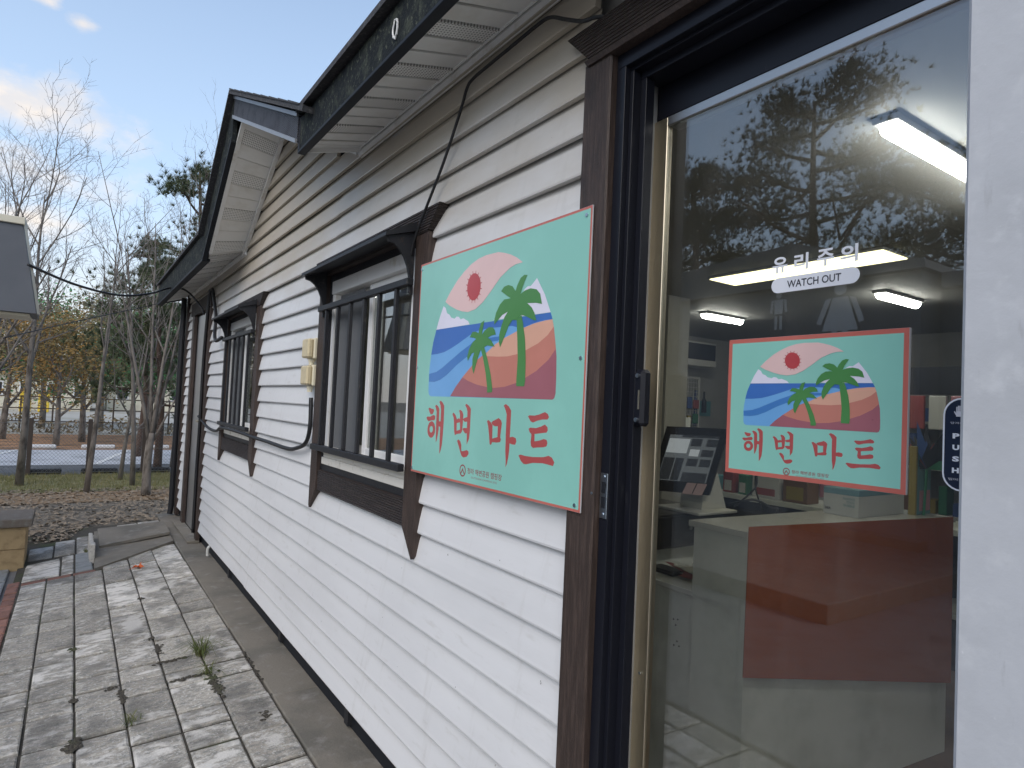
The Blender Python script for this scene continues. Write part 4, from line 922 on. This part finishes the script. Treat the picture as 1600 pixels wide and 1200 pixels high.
def scr(u, v, d): return TL+ud*u+vd*v+nn*d
MB().prism([scr(-.03, -.02, 0), scr(1.03, -.02, 0), scr(1.03, 1.03, 0), scr(-.03, 1.03, 0)], -nn*.03).build('bezel', 'black_plastic', mn)
MB().prism([scr(-.01, -.01, -.031), scr(1.01, -.01, -.031), scr(1.01, 1.0, -.031), scr(-.01, 1.0, -.031)], -nn*.022).build('back_shell', 'white_plastic', mn)
MB().poly([scr(.08, .11, .001), scr(.92, .11, .001), scr(.92, .85, .001), scr(.08, .85, .001)]).build('screen', 'lcd', mn)
for (a, b, c_, d_, mt_) in ((.09, .17, .45, .40, 'lcd_b'), (.09, .48, .28, .84, 'lcd_d'), (.30, .48, .44, .84, 'lcd_d'), (.48, .16, .66, .28, 'lcd_d'), (.74, .16, .92, .28, 'lcd_d'), (.48, .70, .90, .85, 'lcd_d'), (.30, .105, .92, .145, 'lcd_d'), (.50, .33, .66, .44, 'lcd_b'), (.70, .33, .90, .44, 'lcd_d'), (.50, .48, .68, .60, 'lcd_d'), (.72, .48, .90, .60, 'lcd_d')):
    MB().poly([scr(a, b, .002), scr(c_, b, .002), scr(c_, d_, .002), scr(a, d_, .002)]).build('screen_field', mt_, mn)
MB().prism([(1.80, 2.42, 1.0825), (2.02, 2.42, 1.0825), (1.93, 2.46, 1.42), (1.89, 2.46, 1.42)], (0, .16, 0)).build('stand', 'white_plastic', mn)
bx('base', 'white_plastic', mn, 1.68, 2.02, 2.34, 2.66, 1.0665, 1.082, .003)
for a in (0, .11):
    MB().poly([scr(.62+a*1.6, .86, .012), scr(.78+a*1.6, .86, .012), scr(.76+a*1.6, 1.04, .03), scr(.60+a*1.6, 1.04, .03)]).build('sticky_note', 'paper_pink', mn)
kb = MB().box(1.50, 1.60, 2.35, 2.75, .751, .775, .004); tag(kb.build('keyboard', 'black_plastic'), 'black keyboard lying before the cash drawer', 'keyboard')
pp = empty('paper_pile', (1.62, 2.3, .75)); tag(pp, 'small heap of torn paper and wrappers on the low counter', 'paper')
for k in range(9):
    a = rnd.uniform(0, 3.1); c = Vector((1.60+rnd.gauss(0, .03), 2.30+rnd.gauss(0, .04), .755+k*.005)); d = Vector((math.cos(a), math.sin(a), rnd.uniform(-.1, .3)))*.055; s_ = Vector((-math.sin(a), math.cos(a), rnd.uniform(-.1, .3)))*.04
    MB().add([c-d-s_, c+d-s_, c+d+s_, c-d+s_], [(0, 1, 2), (0, 2, 3)]).build('sheet', ('paper', 'p_red', 'paper')[k % 3], pp)
cable([(1.95, 2.35, 1.12), (2.0, 2.22, 1.16), (2.1, 2.18, 1.12), (2.2, 2.2, 1.10), (2.3, 2.3, 1.0)], .006, 'tangle of black cable behind the till screen')
cable([(1.98, 2.34, 1.10), (2.05, 2.25, 1.22), (2.1, 2.28, 1.30), (2.2, 2.35, 1.2), (2.35, 2.4, 1.05)], .005, 'second thin black cable rising behind the till screen')

# goods: back shelf, cartons, rack
sh = empty('wall_shelf', (3.5, 2.9, 0)); tag(sh, 'white goods shelf behind the counter', 'shelf')
bx('shelf_board', 'laminate', sh, 3.3, 3.75, 1.5, 4.2, .955, .995, .003); bx('shelf_board', 'laminate', sh, 3.3, 3.75, 1.5, 4.2, .45, .48, .003)
for yy in (1.5, 4.18): bx('upright', 'laminate', sh, 3.3, 3.75, yy-.02, yy-.001, -.248, 1.6)
bx('shelf_back', 'p_dark', sh, 3.74, 3.749, 1.5, 4.15, .0, .954)
for k, (ya, w_, h_, mt_, lb) in enumerate(((3.35, .10, .17, 'p_red', 'red boxed goods on the white shelf'), (3.22, .08, .16, 'p_green', 'green boxed goods beside the red box on the shelf'), (2.93, .24, .22, 'carton', 'white carton with striped foot on the shelf left of the cookies'), (2.70, .2, .2, 'p_brown', 'brown snack packet on the shelf behind the sign'), (3.55, .14, .12, 'p_teal', 'teal packet at the far end of the shelf'))):
    G = empty('goods_box', (3.4, ya, .995)); tag(G, lb, 'box', 'goods on the white shelf')
    bx('box', mt_, G, 3.34, 3.50, ya, ya+w_, .9955, .9955+h_, .004); bx('front_label', ('paper', 'paper', 'p_red', 'p_yellow', 'paper')[k], G, 3.3385, 3.3397, ya+w_*.15, ya+w_*.85, .9955+h_*.1, .9955+h_*(.35 if k == 2 else .6))
cb = empty('bubble_carton', (2.5, 1.95, 1.098)); tag(cb, 'white carton of bubble sticks with blue top on the counter', 'carton')
bx('carton', 'carton', cb, 2.38, 2.90, 1.83, 2.03, 1.0985, 1.215, .002); bx('blue_band', 'carton_blue', cb, 2.3795, 2.9005, 1.8295, 2.0305, 1.2155, 1.25, .002)
cb2 = MB(); wall_text(cb2, 'MASSAGE', 2.3785, 1.915, 1.85, 1.190, 1.203); wall_text(cb2, 'STICK', 2.3785, 1.897, 1.85, 1.172, 1.184); wall_text(cb2, 'BUBBLE', 2.3785, 1.912, 1.85, 1.153, 1.166); cb2.build('lettering', 'p_teal', cb)
wall_text(MB(), '24EA', 2.3785, 2.02, 1.985, 1.125, 1.14, bold=.03).build('lettering', 'decal_ink', cb)
tb = empty('toy_box', (3.0, 1.76, 1.1)); tag(tb, 'tall blue and yellow packaged toy at the counter end', 'toy box')
bx('box', 'p_teal', tb, 2.905, 3.085, 1.765, 1.80, 1.0985, 1.50, .003); bx('side', 'p_yellow', tb, 2.885, 2.9045, 1.762, 1.802, 1.0985, 1.50, .002); bx('print', 'p_pink', tb, 2.94, 3.07, 1.7625, 1.7645, 1.12, 1.24)
fd = empty('feather_toys', (2.97, 1.86, 1.1)); tag(fd, 'dark feathery flower bunch beside the glass sign', 'toy bunch')
for k in range(26):
    a = rnd.uniform(-1.3, 1.4); b_ = rnd.uniform(-.7, .7); l = rnd.uniform(.14, .30); c = Vector((2.93, 1.725, 1.37)); d = Vector((math.sin(b_)*.6, -math.sin(a), math.cos(a)*math.cos(b_))).normalized(); s_ = d.cross(Vector((1, .2, 0))).normalized()*.028
    MB().add([c, c+d*l*.4+s_, c+d*l, c+d*l*.4-s_], [(0, 1, 2, 3)]).build('petal', ('p_dark', 'p_dark', 'p_red', 'p_blue', 'p_dark', 'p_green')[k % 6], fd)
MB().tube([(2.93, 1.725, 1.37), (2.94, 1.74, 1.10)], .008, 6).build('stem', 'p_green', fd)
gs = empty('stock_shelf', (5.6, 2.6, -.25)); tag(gs, 'tall stocked shelf unit against the back wall of the shop', 'shelf')
for zz in (.35, .78, 1.21, 1.64): bx('shelf_board', 'white_plastic', gs, 5.45, 5.88, .6, 4.9, zz, zz+.025, .003)
for yy in (.6, 2.0, 3.4, 4.88): bx('upright', 'white_plastic', gs, 5.45, 5.88, yy-.015, yy, -.248, 2.0)
gk = 0; ORD = 'first second third fourth fifth sixth seventh eighth ninth tenth eleventh twelfth thirteenth fourteenth fifteenth sixteenth seventeenth eighteenth nineteenth twentieth'.split()
GCOL = (('carton', 'white'), ('p_red', 'red'), ('p_yellow', 'ochre'), ('p_blue', 'blue'), ('p_teal', 'teal'), ('p_pink', 'pink'), ('p_brown', 'brown'), ('p_green', 'green'), ('paper', 'cream'))
for zz, tier in ((1.235, 'middle'), (.805, 'lowest'), (1.665, 'top')):
    y = 4.72; no = 0
    while y > .9:
        w_ = rnd.uniform(.07, .2); h_ = rnd.uniform(.12, .33)
        if rnd.random() < .85 and not any(abs(y-w_/2-u) < .13 for u in (2.0, 3.4)):
            mt_, cn = GCOL[gk*5 % 9]; o = MB().box(5.50, 5.50+rnd.uniform(.1, .25), y-w_, y, zz+.0005, zz+h_, .005).build('packet', mt_)
            tag(o, '%s packet, %s from the left on the %s board of the stocked shelf' % (cn, ORD[no], tier), 'packet', 'packets on the back shelf'); gk += 1; no += 1
        y -= w_+rnd.uniform(.01, .05)
rk = empty('wire_rack', (4.55, 4.98, 1.3)); tag(rk, 'white wire grid rack of small goods on the far shop wall', 'rack')
fm = MB()
for (a, b) in (((4.28, 1.30), (4.28, 2.06)), ((4.84, 1.30), (4.84, 2.06)), ((4.28, 2.06), (4.84, 2.06)), ((4.28, 1.30), (4.84, 1.30))): fm.tube([(a[0], 4.97, a[1]), (b[0], 4.97, b[1])], .015, 6)
for k in range(1, 12): fm.tube([(4.28+k*.0467, 4.97, 1.30), (4.28+k*.0467, 4.97, 2.06)], .003, 4)
for k in range(1, 14): fm.tube([(4.28, 4.972, 1.30+k*.054), (4.84, 4.972, 1.30+k*.054)], .003, 4)
fm.build('wire_grid', 'white_plastic', rk)
for k in range(16):
    x = 4.32+(k % 5)*.10; z = 1.36+(k//5)*.17
    MB().box(x, x+rnd.uniform(.05, .085), 4.93, 4.955, z, z+rnd.uniform(.07, .14), .004).build('hanging_packet', ('p_red', 'p_brown', 'p_dark', 'p_yellow', 'p_blue', 'carton', 'p_green')[(k*3) % 7], rk)
bt = empty('bottle_poster', (5.0, 5.05, 1.5)); tag(bt, 'bottle and teal card display on the far wall right of the rack', 'display')
bx('card', 'p_teal', bt, 4.95, 5.15, 5.040, 5.055, 1.62, 1.80); MB().tube([(5.0, 5.02, 1.66), (5.0, 5.02, 1.80), (5.0, 5.02, 1.83), (5.0, 5.02, 1.91)], [.03, .03, .012, .011], 8).build('bottle', 'p_dark', bt); bx('scarf', 'p_blue', bt, 4.86, 4.92, 5.03, 5.05, 1.5, 1.92)
hk = empty('hanging_toys', (3.7, 2.0, 1.6)); tag(hk, 'row of hanging toy packets below a dark board behind the push decal', 'toys')
bx('board', 'p_dark', hk, 3.9, 3.92, 1.7, 2.6, 1.85, 2.05)
for k in range(6): MB().box(3.86, 3.885, 1.72+k*.14, 1.83+k*.14, 1.60, 1.84, .004).build('packet', ('carton', 'p_pink', 'carton', 'p_red', 'p_teal', 'carton')[k], hk)
wb = empty('wall_cabinet', (4.4, 5.0, 2.1)); tag(wb, 'dark wall unit above the wire rack', 'cabinet')
bx('carcass', 'white_plastic', wb, 4.1, 4.85, 4.75, 5.05, 2.18, 2.45, .004); bx('front', 'p_dark', wb, 4.12, 4.83, 4.742, 4.749, 2.25, 2.43)

# ================================================================== TREES
def grow(mt, mc, p, d, L_, r, lvl, rg, prm):
    n = 5 if lvl < 2 else 4 if lvl == 2 else 3
    path = [p.copy()]; rad = [r]; q = p.copy(); dd = d.copy(); end = r*(.14 if lvl == 0 else .35)
    for i in range(n):
        dd = (dd+Vector((rg.gauss(0, 1), rg.gauss(0, 1), rg.gauss(0, .6)))*prm['wob']*(.3 if lvl == 0 else 1)+Vector((0, 0, prm['up']*(0 if lvl == 0 else 1)))).normalized()
        q = q+dd*(L_/n); path.append(q.copy()); rad.append(r+(end-r)*(i+1)/n)
    sides = (9, 6, 4, 3, 3)[lvl]
    (mt if lvl <= 1 else mc).tube(path, rad, sides, cap=(lvl == 0))
    prm['tips'].append((path[-1], dd)) if lvl >= prm['depth']-1 else None
    if lvl >= prm['depth']: return
    k = prm['kids'][lvl]
    for j in range(k):
        t = prm['from'][lvl]+(1-prm['from'][lvl])*(j+rg.random()*.8)/k; t = min(t, 1)
        fi = t*n; i0 = min(int(fi), n-1); pp_ = path[i0].lerp(path[i0+1], fi-i0); rr = max(rad[i0]+(rad[i0+1]-rad[i0])*(fi-i0), r*.35)
        ax = path[i0+1]-path[i0]; ax.normalize(); o = ax.orthogonal().normalized(); o = Matrix.Rotation(j*2.4+rg.uniform(-.5, .5), 3, ax) @ o
        an = math.radians(prm['ang'][lvl]+rg.uniform(-12, 12)); nd = (ax*math.cos(an)+o*math.sin(an)).normalized()
        grow(mt, mc, pp_, nd, L_*prm['len'][lvl]*rg.uniform(.7, 1.15)*(1-.35*t if lvl == 0 else 1), min(rr*.62, r*.5) if lvl < 2 else max(rr*.6, .0024), lvl+1, rg, prm)
def leaves(mb, tips, n, spread, size, rg, flat=.6):
    for k in range(n):
        t, d = tips[rg.randrange(len(tips))]; c = t+Vector((rg.gauss(0, spread), rg.gauss(0, spread), rg.gauss(0, spread*.7)))
        a = Vector((rg.gauss(0, 1), rg.gauss(0, 1), rg.gauss(0, flat))).normalized()*size*rg.uniform(.6, 1.3); b = a.orthogonal().normalized()*size*rg.uniform(.35, .7)
        mb.add([c-a, c+b, c+a, c-b], [(0, 1, 2, 3)])
def bare_tree(x, y, h, label, seed, lean=(0, 0), r=.09, first=.22, kids=(9, 6, 5, 3), leaf=None, ang=(38, 40, 42, 42), group='bare trees before the fence'):
    rg = random.Random(seed); T = empty('bare_tree' if not leaf else 'autumn_tree', (x, y, -.03)); tag(T, label, 'tree', group)
    prm = dict(wob=.10, up=.10, kids=kids, depth=4, ang=ang, len=(.52, .50, .46, .45), tips=[]); prm['from'] = (first, .2, .15, .15)
    a, b = MB(), MB(); grow(a, b, Vector((x, y, -.05)), Vector((lean[0], lean[1], 1)).normalized(), h*.74, r, 0, rg, prm)
    a.build('trunk', 'bark', T, smooth=True); b.build('crown', 'twig', T)
    if leaf:
        lm = MB(); leaves(lm, prm['tips'], leaf[1], leaf[2], leaf[3], rg); lm.build('foliage', leaf[0], T)
    return T
bare_tree(-1.86, 13.05, 6.5, 'tall bare tree at the far left with a wide twiggy crown', 11, (.06, -.02), .062, .34, ang=(30, 38, 42, 42))
bare_tree(-.965, 12.0, 5.4, 'straight bare tree standing alone left of the multi stemmed one', 23, (-.005, .02), .045, .48, kids=(7, 4, 4, 3), ang=(28, 36, 40, 42))
bare_tree(-.44, 13.55, 3.6, 'short dark bare sapling between the fence posts', 31, (.05, 0), .040, .3, kids=(6, 4, 3, 2))
bare_tree(-.30, 12.7, 5.6, 'slim bare tree just behind the multi stemmed one', 37, (-.02, .03), .045, .34, kids=(6, 4, 4, 2), ang=(26, 36, 40, 42))
# multi stemmed tree: one thing, five stems from one foot
MS = empty('multi_stem_tree', (-.2, 11.5, -.03)); tag(MS, 'pale multi stemmed bare tree nearest the building corner', 'tree', 'bare trees before the fence')
rg = random.Random(5); a, b = MB(), MB()
a.tube(bez([(-.19, 11.5, -.06), (-.20, 11.5, .5), (-.17, 11.52, .95)], 3), [.075, .066, .062, .06, .058, .056, .055], 9)
for (dx, dy, hh, rr) in ((-.16, .02, 3.9, .034), (-.03, .05, 4.5, .034), (.07, .0, 4.2, .036), (.18, .05, 3.8, .028), (.42, -.02, 2.4, .020)):
    prm = dict(wob=.07, up=.10, kids=(5, 4, 4, 2), depth=4, ang=(30, 38, 42, 42), len=(.40, .46, .46, .45), tips=[]); prm['from'] = (.30, .2, .15, .15)
    grow(a, b, Vector((-.18, 11.51, .72)), Vector((dx, dy, 1)).normalized(), hh*.8, rr, 0, rg, prm)
a.build('trunk', 'bark', MS, smooth=True); b.build('crown', 'twig', MS)
bare_tree(-2.45, 12.0, 6.0, 'bare tree cut off by the left edge of the picture', 43, (.05, 0), .055, .3)
bare_tree(.62, 15.6, 8.2, 'tall slim bare tree rising behind the gable', 57, (.0, 0), .045, .5, kids=(8, 4, 3, 2), ang=(22, 30, 36, 40))
bare_tree(-3.2, 19.5, 7.0, 'bare tree beyond the parking bays at the left', 61, (.05, 0), .055, .3, group='trees beyond the parking lot')

def pine(x, y, h, label, seed, crown=.35, spread=1.5, mt='pine', lean=(0, 0), r=.1, ntuft=420, blades=26, bl=.17, pads=12, group='pine trees behind the fence', z0=-.05, name='pine_tree', flat=.38):
    rg = random.Random(seed); T = empty(name, (x, y, z0)); tag(T, label, 'tree', group)
    tr_, nd = MB(), MB(); P0 = Vector((x, y, z0)); top = P0+Vector((lean[0]*h, lean[1]*h, h*.94))
    path = bez([P0, P0.lerp(top, .35)+Vector((rg.gauss(0, .08), rg.gauss(0, .08), 0)), P0.lerp(top, .7)+Vector((rg.gauss(0, .12), rg.gauss(0, .12), 0)), top], 4)
    tr_.tube(path, [r*(1-.8*i/(len(path)-1)) for i in range(len(path))], 8)
    cen = []
    for k in range(pads):
        t = crown+(1-crown)*(k+.5)/pads; i0 = min(int(t*(len(path)-1)), len(path)-2); b0 = path[i0].lerp(path[i0+1], t*(len(path)-1)-i0)
        az_ = k*2.4+rg.uniform(-.5, .5); reach = spread*(1.05-.75*max(0, (t-crown)/(1-crown))**1.4)*rg.uniform(.55, 1.1)
        d = Vector((math.cos(az_), math.sin(az_), rg.uniform(.05, .40))); e = b0+d*reach
        tr_.tube(bez([b0, b0.lerp(e, .5)+Vector((0, 0, -.06*reach)), e], 3), [r*.32*(1-.1*i) for i in range(7)], 5)
        cen.append((e, reach*.42+.18)); cen.append((b0.lerp(e, .6), reach*.30+.15))
        for s_ in range(2):
            d2 = (d+Vector((rg.gauss(0, .6), rg.gauss(0, .6), rg.gauss(0, .2)))).normalized(); e2 = b0.lerp(e, .55)+d2*reach*.5
            tr_.tube([b0.lerp(e, .55), e2], [r*.16, r*.06], 4); cen.append((e2, reach*.28+.14))
    cen.append((top, spread*.3))
    for k in range(ntuft):
        c0, rr = cen[rg.randrange(len(cen))]; c = c0+Vector((rg.gauss(0, rr*.55), rg.gauss(0, rr*.55), rg.gauss(0, rr*flat*.75)))
        ax = (Vector((rg.gauss(0, .7), rg.gauss(0, .7), .9))+(c-c0)*.8).normalized()
        for q in range(blades):
            d = (ax+Vector((rg.gauss(0, .6), rg.gauss(0, .6), rg.gauss(0, .6)))).normalized()*bl*rg.uniform(.6, 1.15); s_ = d.orthogonal().normalized()*bl*.04
            nd.add([c-s_, c+s_, c+d], [(0, 1, 2)])
    tr_.build('trunk', 'pine_bark', T, smooth=True); nd.build('crown', mt, T); return T
pine(.27, 14.85, 4.3, 'dark green pine low behind the multi stemmed tree', 3, .30, 1.35, ntuft=900, pads=13, r=.085)
pine(.95, 16.8, 7.4, 'taller pine half hidden by the gable overhang', 8, .28, 1.8, ntuft=1100, pads=17, r=.11)
pine(.15, 18.2, 5.6, 'slender pine behind the bare sapling', 14, .35, 1.1, ntuft=600, pads=11, r=.08)
def leafy(x, y, h, rad, mt, n, label, seed, group='trees beyond the parking lot', size=.09):
    rg = random.Random(seed); T = empty('leafy_tree', (x, y, -.02)); tag(T, label, 'tree', group)
    prm = dict(wob=.10, up=.08, kids=(8, 5, 4, 2), depth=3, ang=(46, 44, 44, 42), len=(.58, .52, .5, .45), tips=[]); prm['from'] = (.28, .2, .15, .15)
    a, b = MB(), MB(); grow(a, b, Vector((x, y, -.05)), Vector((0, 0, 1)), h*.62, h*.020, 0, rg, prm)
    a.build('trunk', 'bark', T, smooth=True); b.build('branches', 'twig', T)
    lm = MB(); leaves(lm, prm['tips'], n, rad*.20, size, rg); lm.build('crown', mt, T)
for i, (x, y, h, rd, mt_, n, lb) in enumerate(((-1.55, 21.5, 4.4, 1.5, 'orange', 4200, 'orange leaved tree beyond the parking bays'), (-.95, 23.0, 5.0, 1.7, 'olive', 5500, 'olive green tree just right of the orange one'), (-2.9, 24.0, 5.2, 1.7, 'russet', 4000, 'thin russet tree left of the orange one'),
        (.9, 25.5, 5.4, 1.8, 'green', 3000, 'green tree behind the multi stemmed trunks'), (-4.2, 29, 6.4, 2.2, 'olive', 2800, 'broad olive tree at the left far row'), (-2.2, 31, 6.2, 2.2, 'green', 3000, 'green tree of the far row behind the russet one'), (-.3, 30, 6.0, 2.1, 'russet', 2600, 'rusty tree of the far row near its middle'), (1.8, 32, 6.6, 2.3, 'olive', 3000, 'olive tree of the far row beside the building corner'),
        (3.9, 33, 6.8, 2.4, 'green', 2800, 'green tree of the far row mostly behind the wall'), (-5.8, 34, 7.2, 2.4, 'russet', 2400, 'russet tree at the extreme left of the far row'))):
    leafy(x, y, h, rd, mt_, n, lb, 100+i, size=.045 if y < 24.5 else .085)
# far wood that reads as one mass
fwm = MB(); rg = random.Random(77)
for k in range(16000):
    x = rg.uniform(-26, 34); y = rg.uniform(78, 90); top = 6.0+1.6*math.sin(x*.45)+1.0*math.sin(x*1.3+1); z = top*(1-rg.random()**1.6)
    c = Vector((x, y, max(z, .2))); a = Vector((rg.gauss(0, 1), rg.gauss(0, .5), rg.gauss(0, 1))).normalized()*rg.uniform(.25, .5); b = a.orthogonal().normalized()*.25; fwm.add([c-a, c+b, c+a, c-b], [(0, 1, 2, 3)])
fwm.build('far_wood', 'olive', kind='stuff', label='distant belt of trees along the horizon', category='woodland')
# pines across the plaza, mirrored in the glass
for i, (x, y, h, sp_, lb) in enumerate(((-14, 8.9, 10.8, 3.3, 'tallest black pine across the plaza mirrored in the door glass'), (-13.5, 12.4, 9.6, 3.0, 'pine at the left of the mirrored group'), (-15, 5.4, 8.4, 3.0, 'shorter pine at the right of the mirrored group'), (-16, 15.5, 9.0, 3.0, 'leftmost pine across the plaza'))):
    pine(x, y, h, lb, 300+i, .38, sp_, 'pine_dark', (.01, .03), .20, ntuft=5200, blades=15, bl=.17, pads=24, group='pines across the plaza', z0=-.3)

# ================================================================== BACKGROUND THINGS
fc = empty('mesh_fence', (0, 14.5, 0)); tag(fc, 'low wire mesh fence with brown posts before the parking lot', 'fence')
for x in (-4.6, -3.7, -2.75, -1.82, -.92, -.02, .9, 1.8, 2.8): bx('post', 'fence', fc, x-.035, x+.035, 14.46, 14.53, -.05, 1.02, .004)
wm_ = MB(); x = -4.8
while x < 3.0:
    for s_ in (-1, 1):
        wm_.tube([(x, 14.495+.004*s_, .03), (x+s_*.85, 14.495+.004*s_, .92)], .0022, 3, cap=False)
    x += .062
for z in (.03, .48, .93): wm_.tube([(-4.8, 14.495, z), (3.0, 14.495, z)], .004, 4)
wm_.build('wire_mesh', 'wire', fc, kind='stuff')
for k, x in enumerate((-4.4, -3.05, -1.62, -.72, .18, 1.3)):
    o = MB().box(x-.30, x+.30, 14.62, 14.76, -.02, .075, .02).build('wheel_stop', 'rubber'); tag(o, ('black wheel stop at the far left end of the near row', 'second black wheel stop from the left', 'black wheel stop left of the straight bare tree', 'black wheel stop behind the straight bare tree', 'black wheel stop behind the multi stemmed tree', 'black wheel stop at the right end near the wall')[k], 'wheel stop', 'black wheel stops along the fence')
for k, x in enumerate((-4.6, -3.2, -1.9, -.6, .7, 2.0, 3.3)):
    o = MB().box(x-.38, x+.38, 20.35, 20.50, -.012, .10, .02).build('wheel_stop', 'white'); tag(o, 'pale wheel stop at the foot of the brown bank, number %s from the left' % ('one', 'two', 'three', 'four', 'five', 'six', 'seven')[k], 'wheel stop', 'pale wheel stops at the bank')
f2 = empty('rail_fence', (0, 29, 0)); tag(f2, 'dark rail fence along the top of the brown bank', 'fence')
for k in range(24): bx('post', 'fence', f2, -9+k*.9-.025, -9+k*.9+.025, 27.47, 27.52, 0, 1.25)
for z in (.35, .8, 1.2): bx('rail', 'fence', f2, -9.2, 12, 27.521, 27.545, z, z+.04)
hg = MB(); rg = random.Random(9)
for k in range(2600):
    x = rg.uniform(-8, 11); c = Vector((x, rg.uniform(26.9, 27.4), rg.uniform(.0, .55+.25*math.sin(x*3)*math.sin(x*.9)))); a = Vector((rg.gauss(0, 1), rg.gauss(0, 1), rg.gauss(0, 1))).normalized()*.075; b = a.orthogonal().normalized()*.03; hg.add([c-a, c+b, c+a, c-b], [(0, 1, 2, 3)])
hg.build('shrub_row', 'russet', kind='stuff', label='scrubby leafless hedge along the rail fence', category='hedge')
def far_house(x, y, w_, h_, mt_, label, nw):
    Hs = empty('far_building', (x+w_/2, y, 0)); tag(Hs, label, 'building')
    bx('wall', mt_, Hs, x, x+w_, y, y+8, 0, h_); bx('roof', 'toilet_roof', Hs, x-.3, x+w_+.3, y-.3, y+8.3, h_+.001, h_+.25)
    for k in range(nw):
        wx = x+w_*(k+.3)/nw; f = bx('window', 'white', Hs, wx, wx+w_/nw*.45, y-.05, y-.002, h_*.38, h_*.78); bx('pane', 'p_dark', f, wx+.08, wx+w_/nw*.45-.08, y-.06, y-.051, h_*.41, h_*.75)
far_house(-7.5, 52, 7.2, 2.3, 'far_cream', 'low cream building behind the far fence at left', 5)
far_house(.8, 56, 9, 2.2, 'far_cream', 'low cream building behind the trees beside the corner', 5)
for k, (x, lb) in enumerate(((-3.9, 'yellow crate stack before the cream building, left one'), (-3.0, 'yellow crate stack before the cream building, right one'))):
    o = MB().box(x, x+.55, 48, 48.5, 0, 1.1, .03).box(x+.05, x+.5, 47.98, 48.52, 1.101, 1.25, .02).build('crate_stack', 'yellow'); tag(o, lb, 'crates')
# lamp-post wires above the lot
cable([(-9, 24, 4.2), (-1, 24.5, 3.9), (8, 25, 4.4)], .012, 'long wire crossing the sky above the parking lot', name='overhead_wire', sides=4)

# service building across the plaza, seen only as a reflection
tw = empty('restroom_building', (-9.5, 4, -.2)); tag(tw, 'grey restroom building across the plaza with pictograms, mirrored in the glass', 'building')
bx('wall', 'toilet_wall', tw, -12.5, -8.0, 4.05, 13.2, -.25, 3.75); bx('wing', 'toilet_wall', tw, -12.5, -8.6, .5, 4.049, -.25, 3.55)
MB().prism([(-7.85, 3.95, 3.752), (-7.85, 13.4, 3.752), (-7.85, 13.4, 3.95), (-7.85, 5.9, 4.42), (-7.85, 3.95, 3.86)], (-5.2, 0, 0)).build('roof', 'toilet_roof', tw)
bx('flat_roof', 'toilet_roof', tw, -12.7, -8.35, .3, 3.949, 3.552, 3.75)
bx('door', 'p_dark', tw, -8.03, -8.001, 5.85, 6.45, -.2, 2.0, .004); bx('plinth', 'concrete', tw, -7.99, -7.7, 3.9, 13.2, -.3, .1)
def picto(y, zt, h, skirt):
    x = -7.985; P = lambda a, b: (x, y-a*h, zt-h+b*h); mb = MB()
    mb.poly([(x, y+h*.085*math.cos(t*.5236), zt-h*.09+h*.085*math.sin(t*.5236)) for t in range(12)])
    if skirt: mb.poly([P(-.10, .80), P(.10, .80), P(.24, .36), P(-.24, .36)])
    else: mb.poly([P(-.13, .80), P(.13, .80), P(.12, .42), P(-.12, .42)])
    for s_ in (-1, 1):
        mb.poly([P(s_*.12, .80), P(s_*.20, .78), P(s_*.32, .47), P(s_*.25, .45)] if skirt else [P(s_*.145, .80), P(s_*.22, .78), P(s_*.25, .45), P(s_*.18, .45)])
        mb.poly([P(s_*.03, .36), P(s_*.11, .36), P(s_*.11, 0), P(s_*.03, 0)])
    mb.build('pictogram', 'pictogram', tw)
picto(5.16, 3.73, 1.15, True); picto(6.18, 3.70, .62, False)
struct(bx('terrace_step', 'concrete', None, -7.95, -4.25, 3.15, 12, -.22, -.02, .01))
struct(bx('plaza_kerb', 'cap', None, -7.5, -3.0, .2, .35, -.22, -.02, .01))
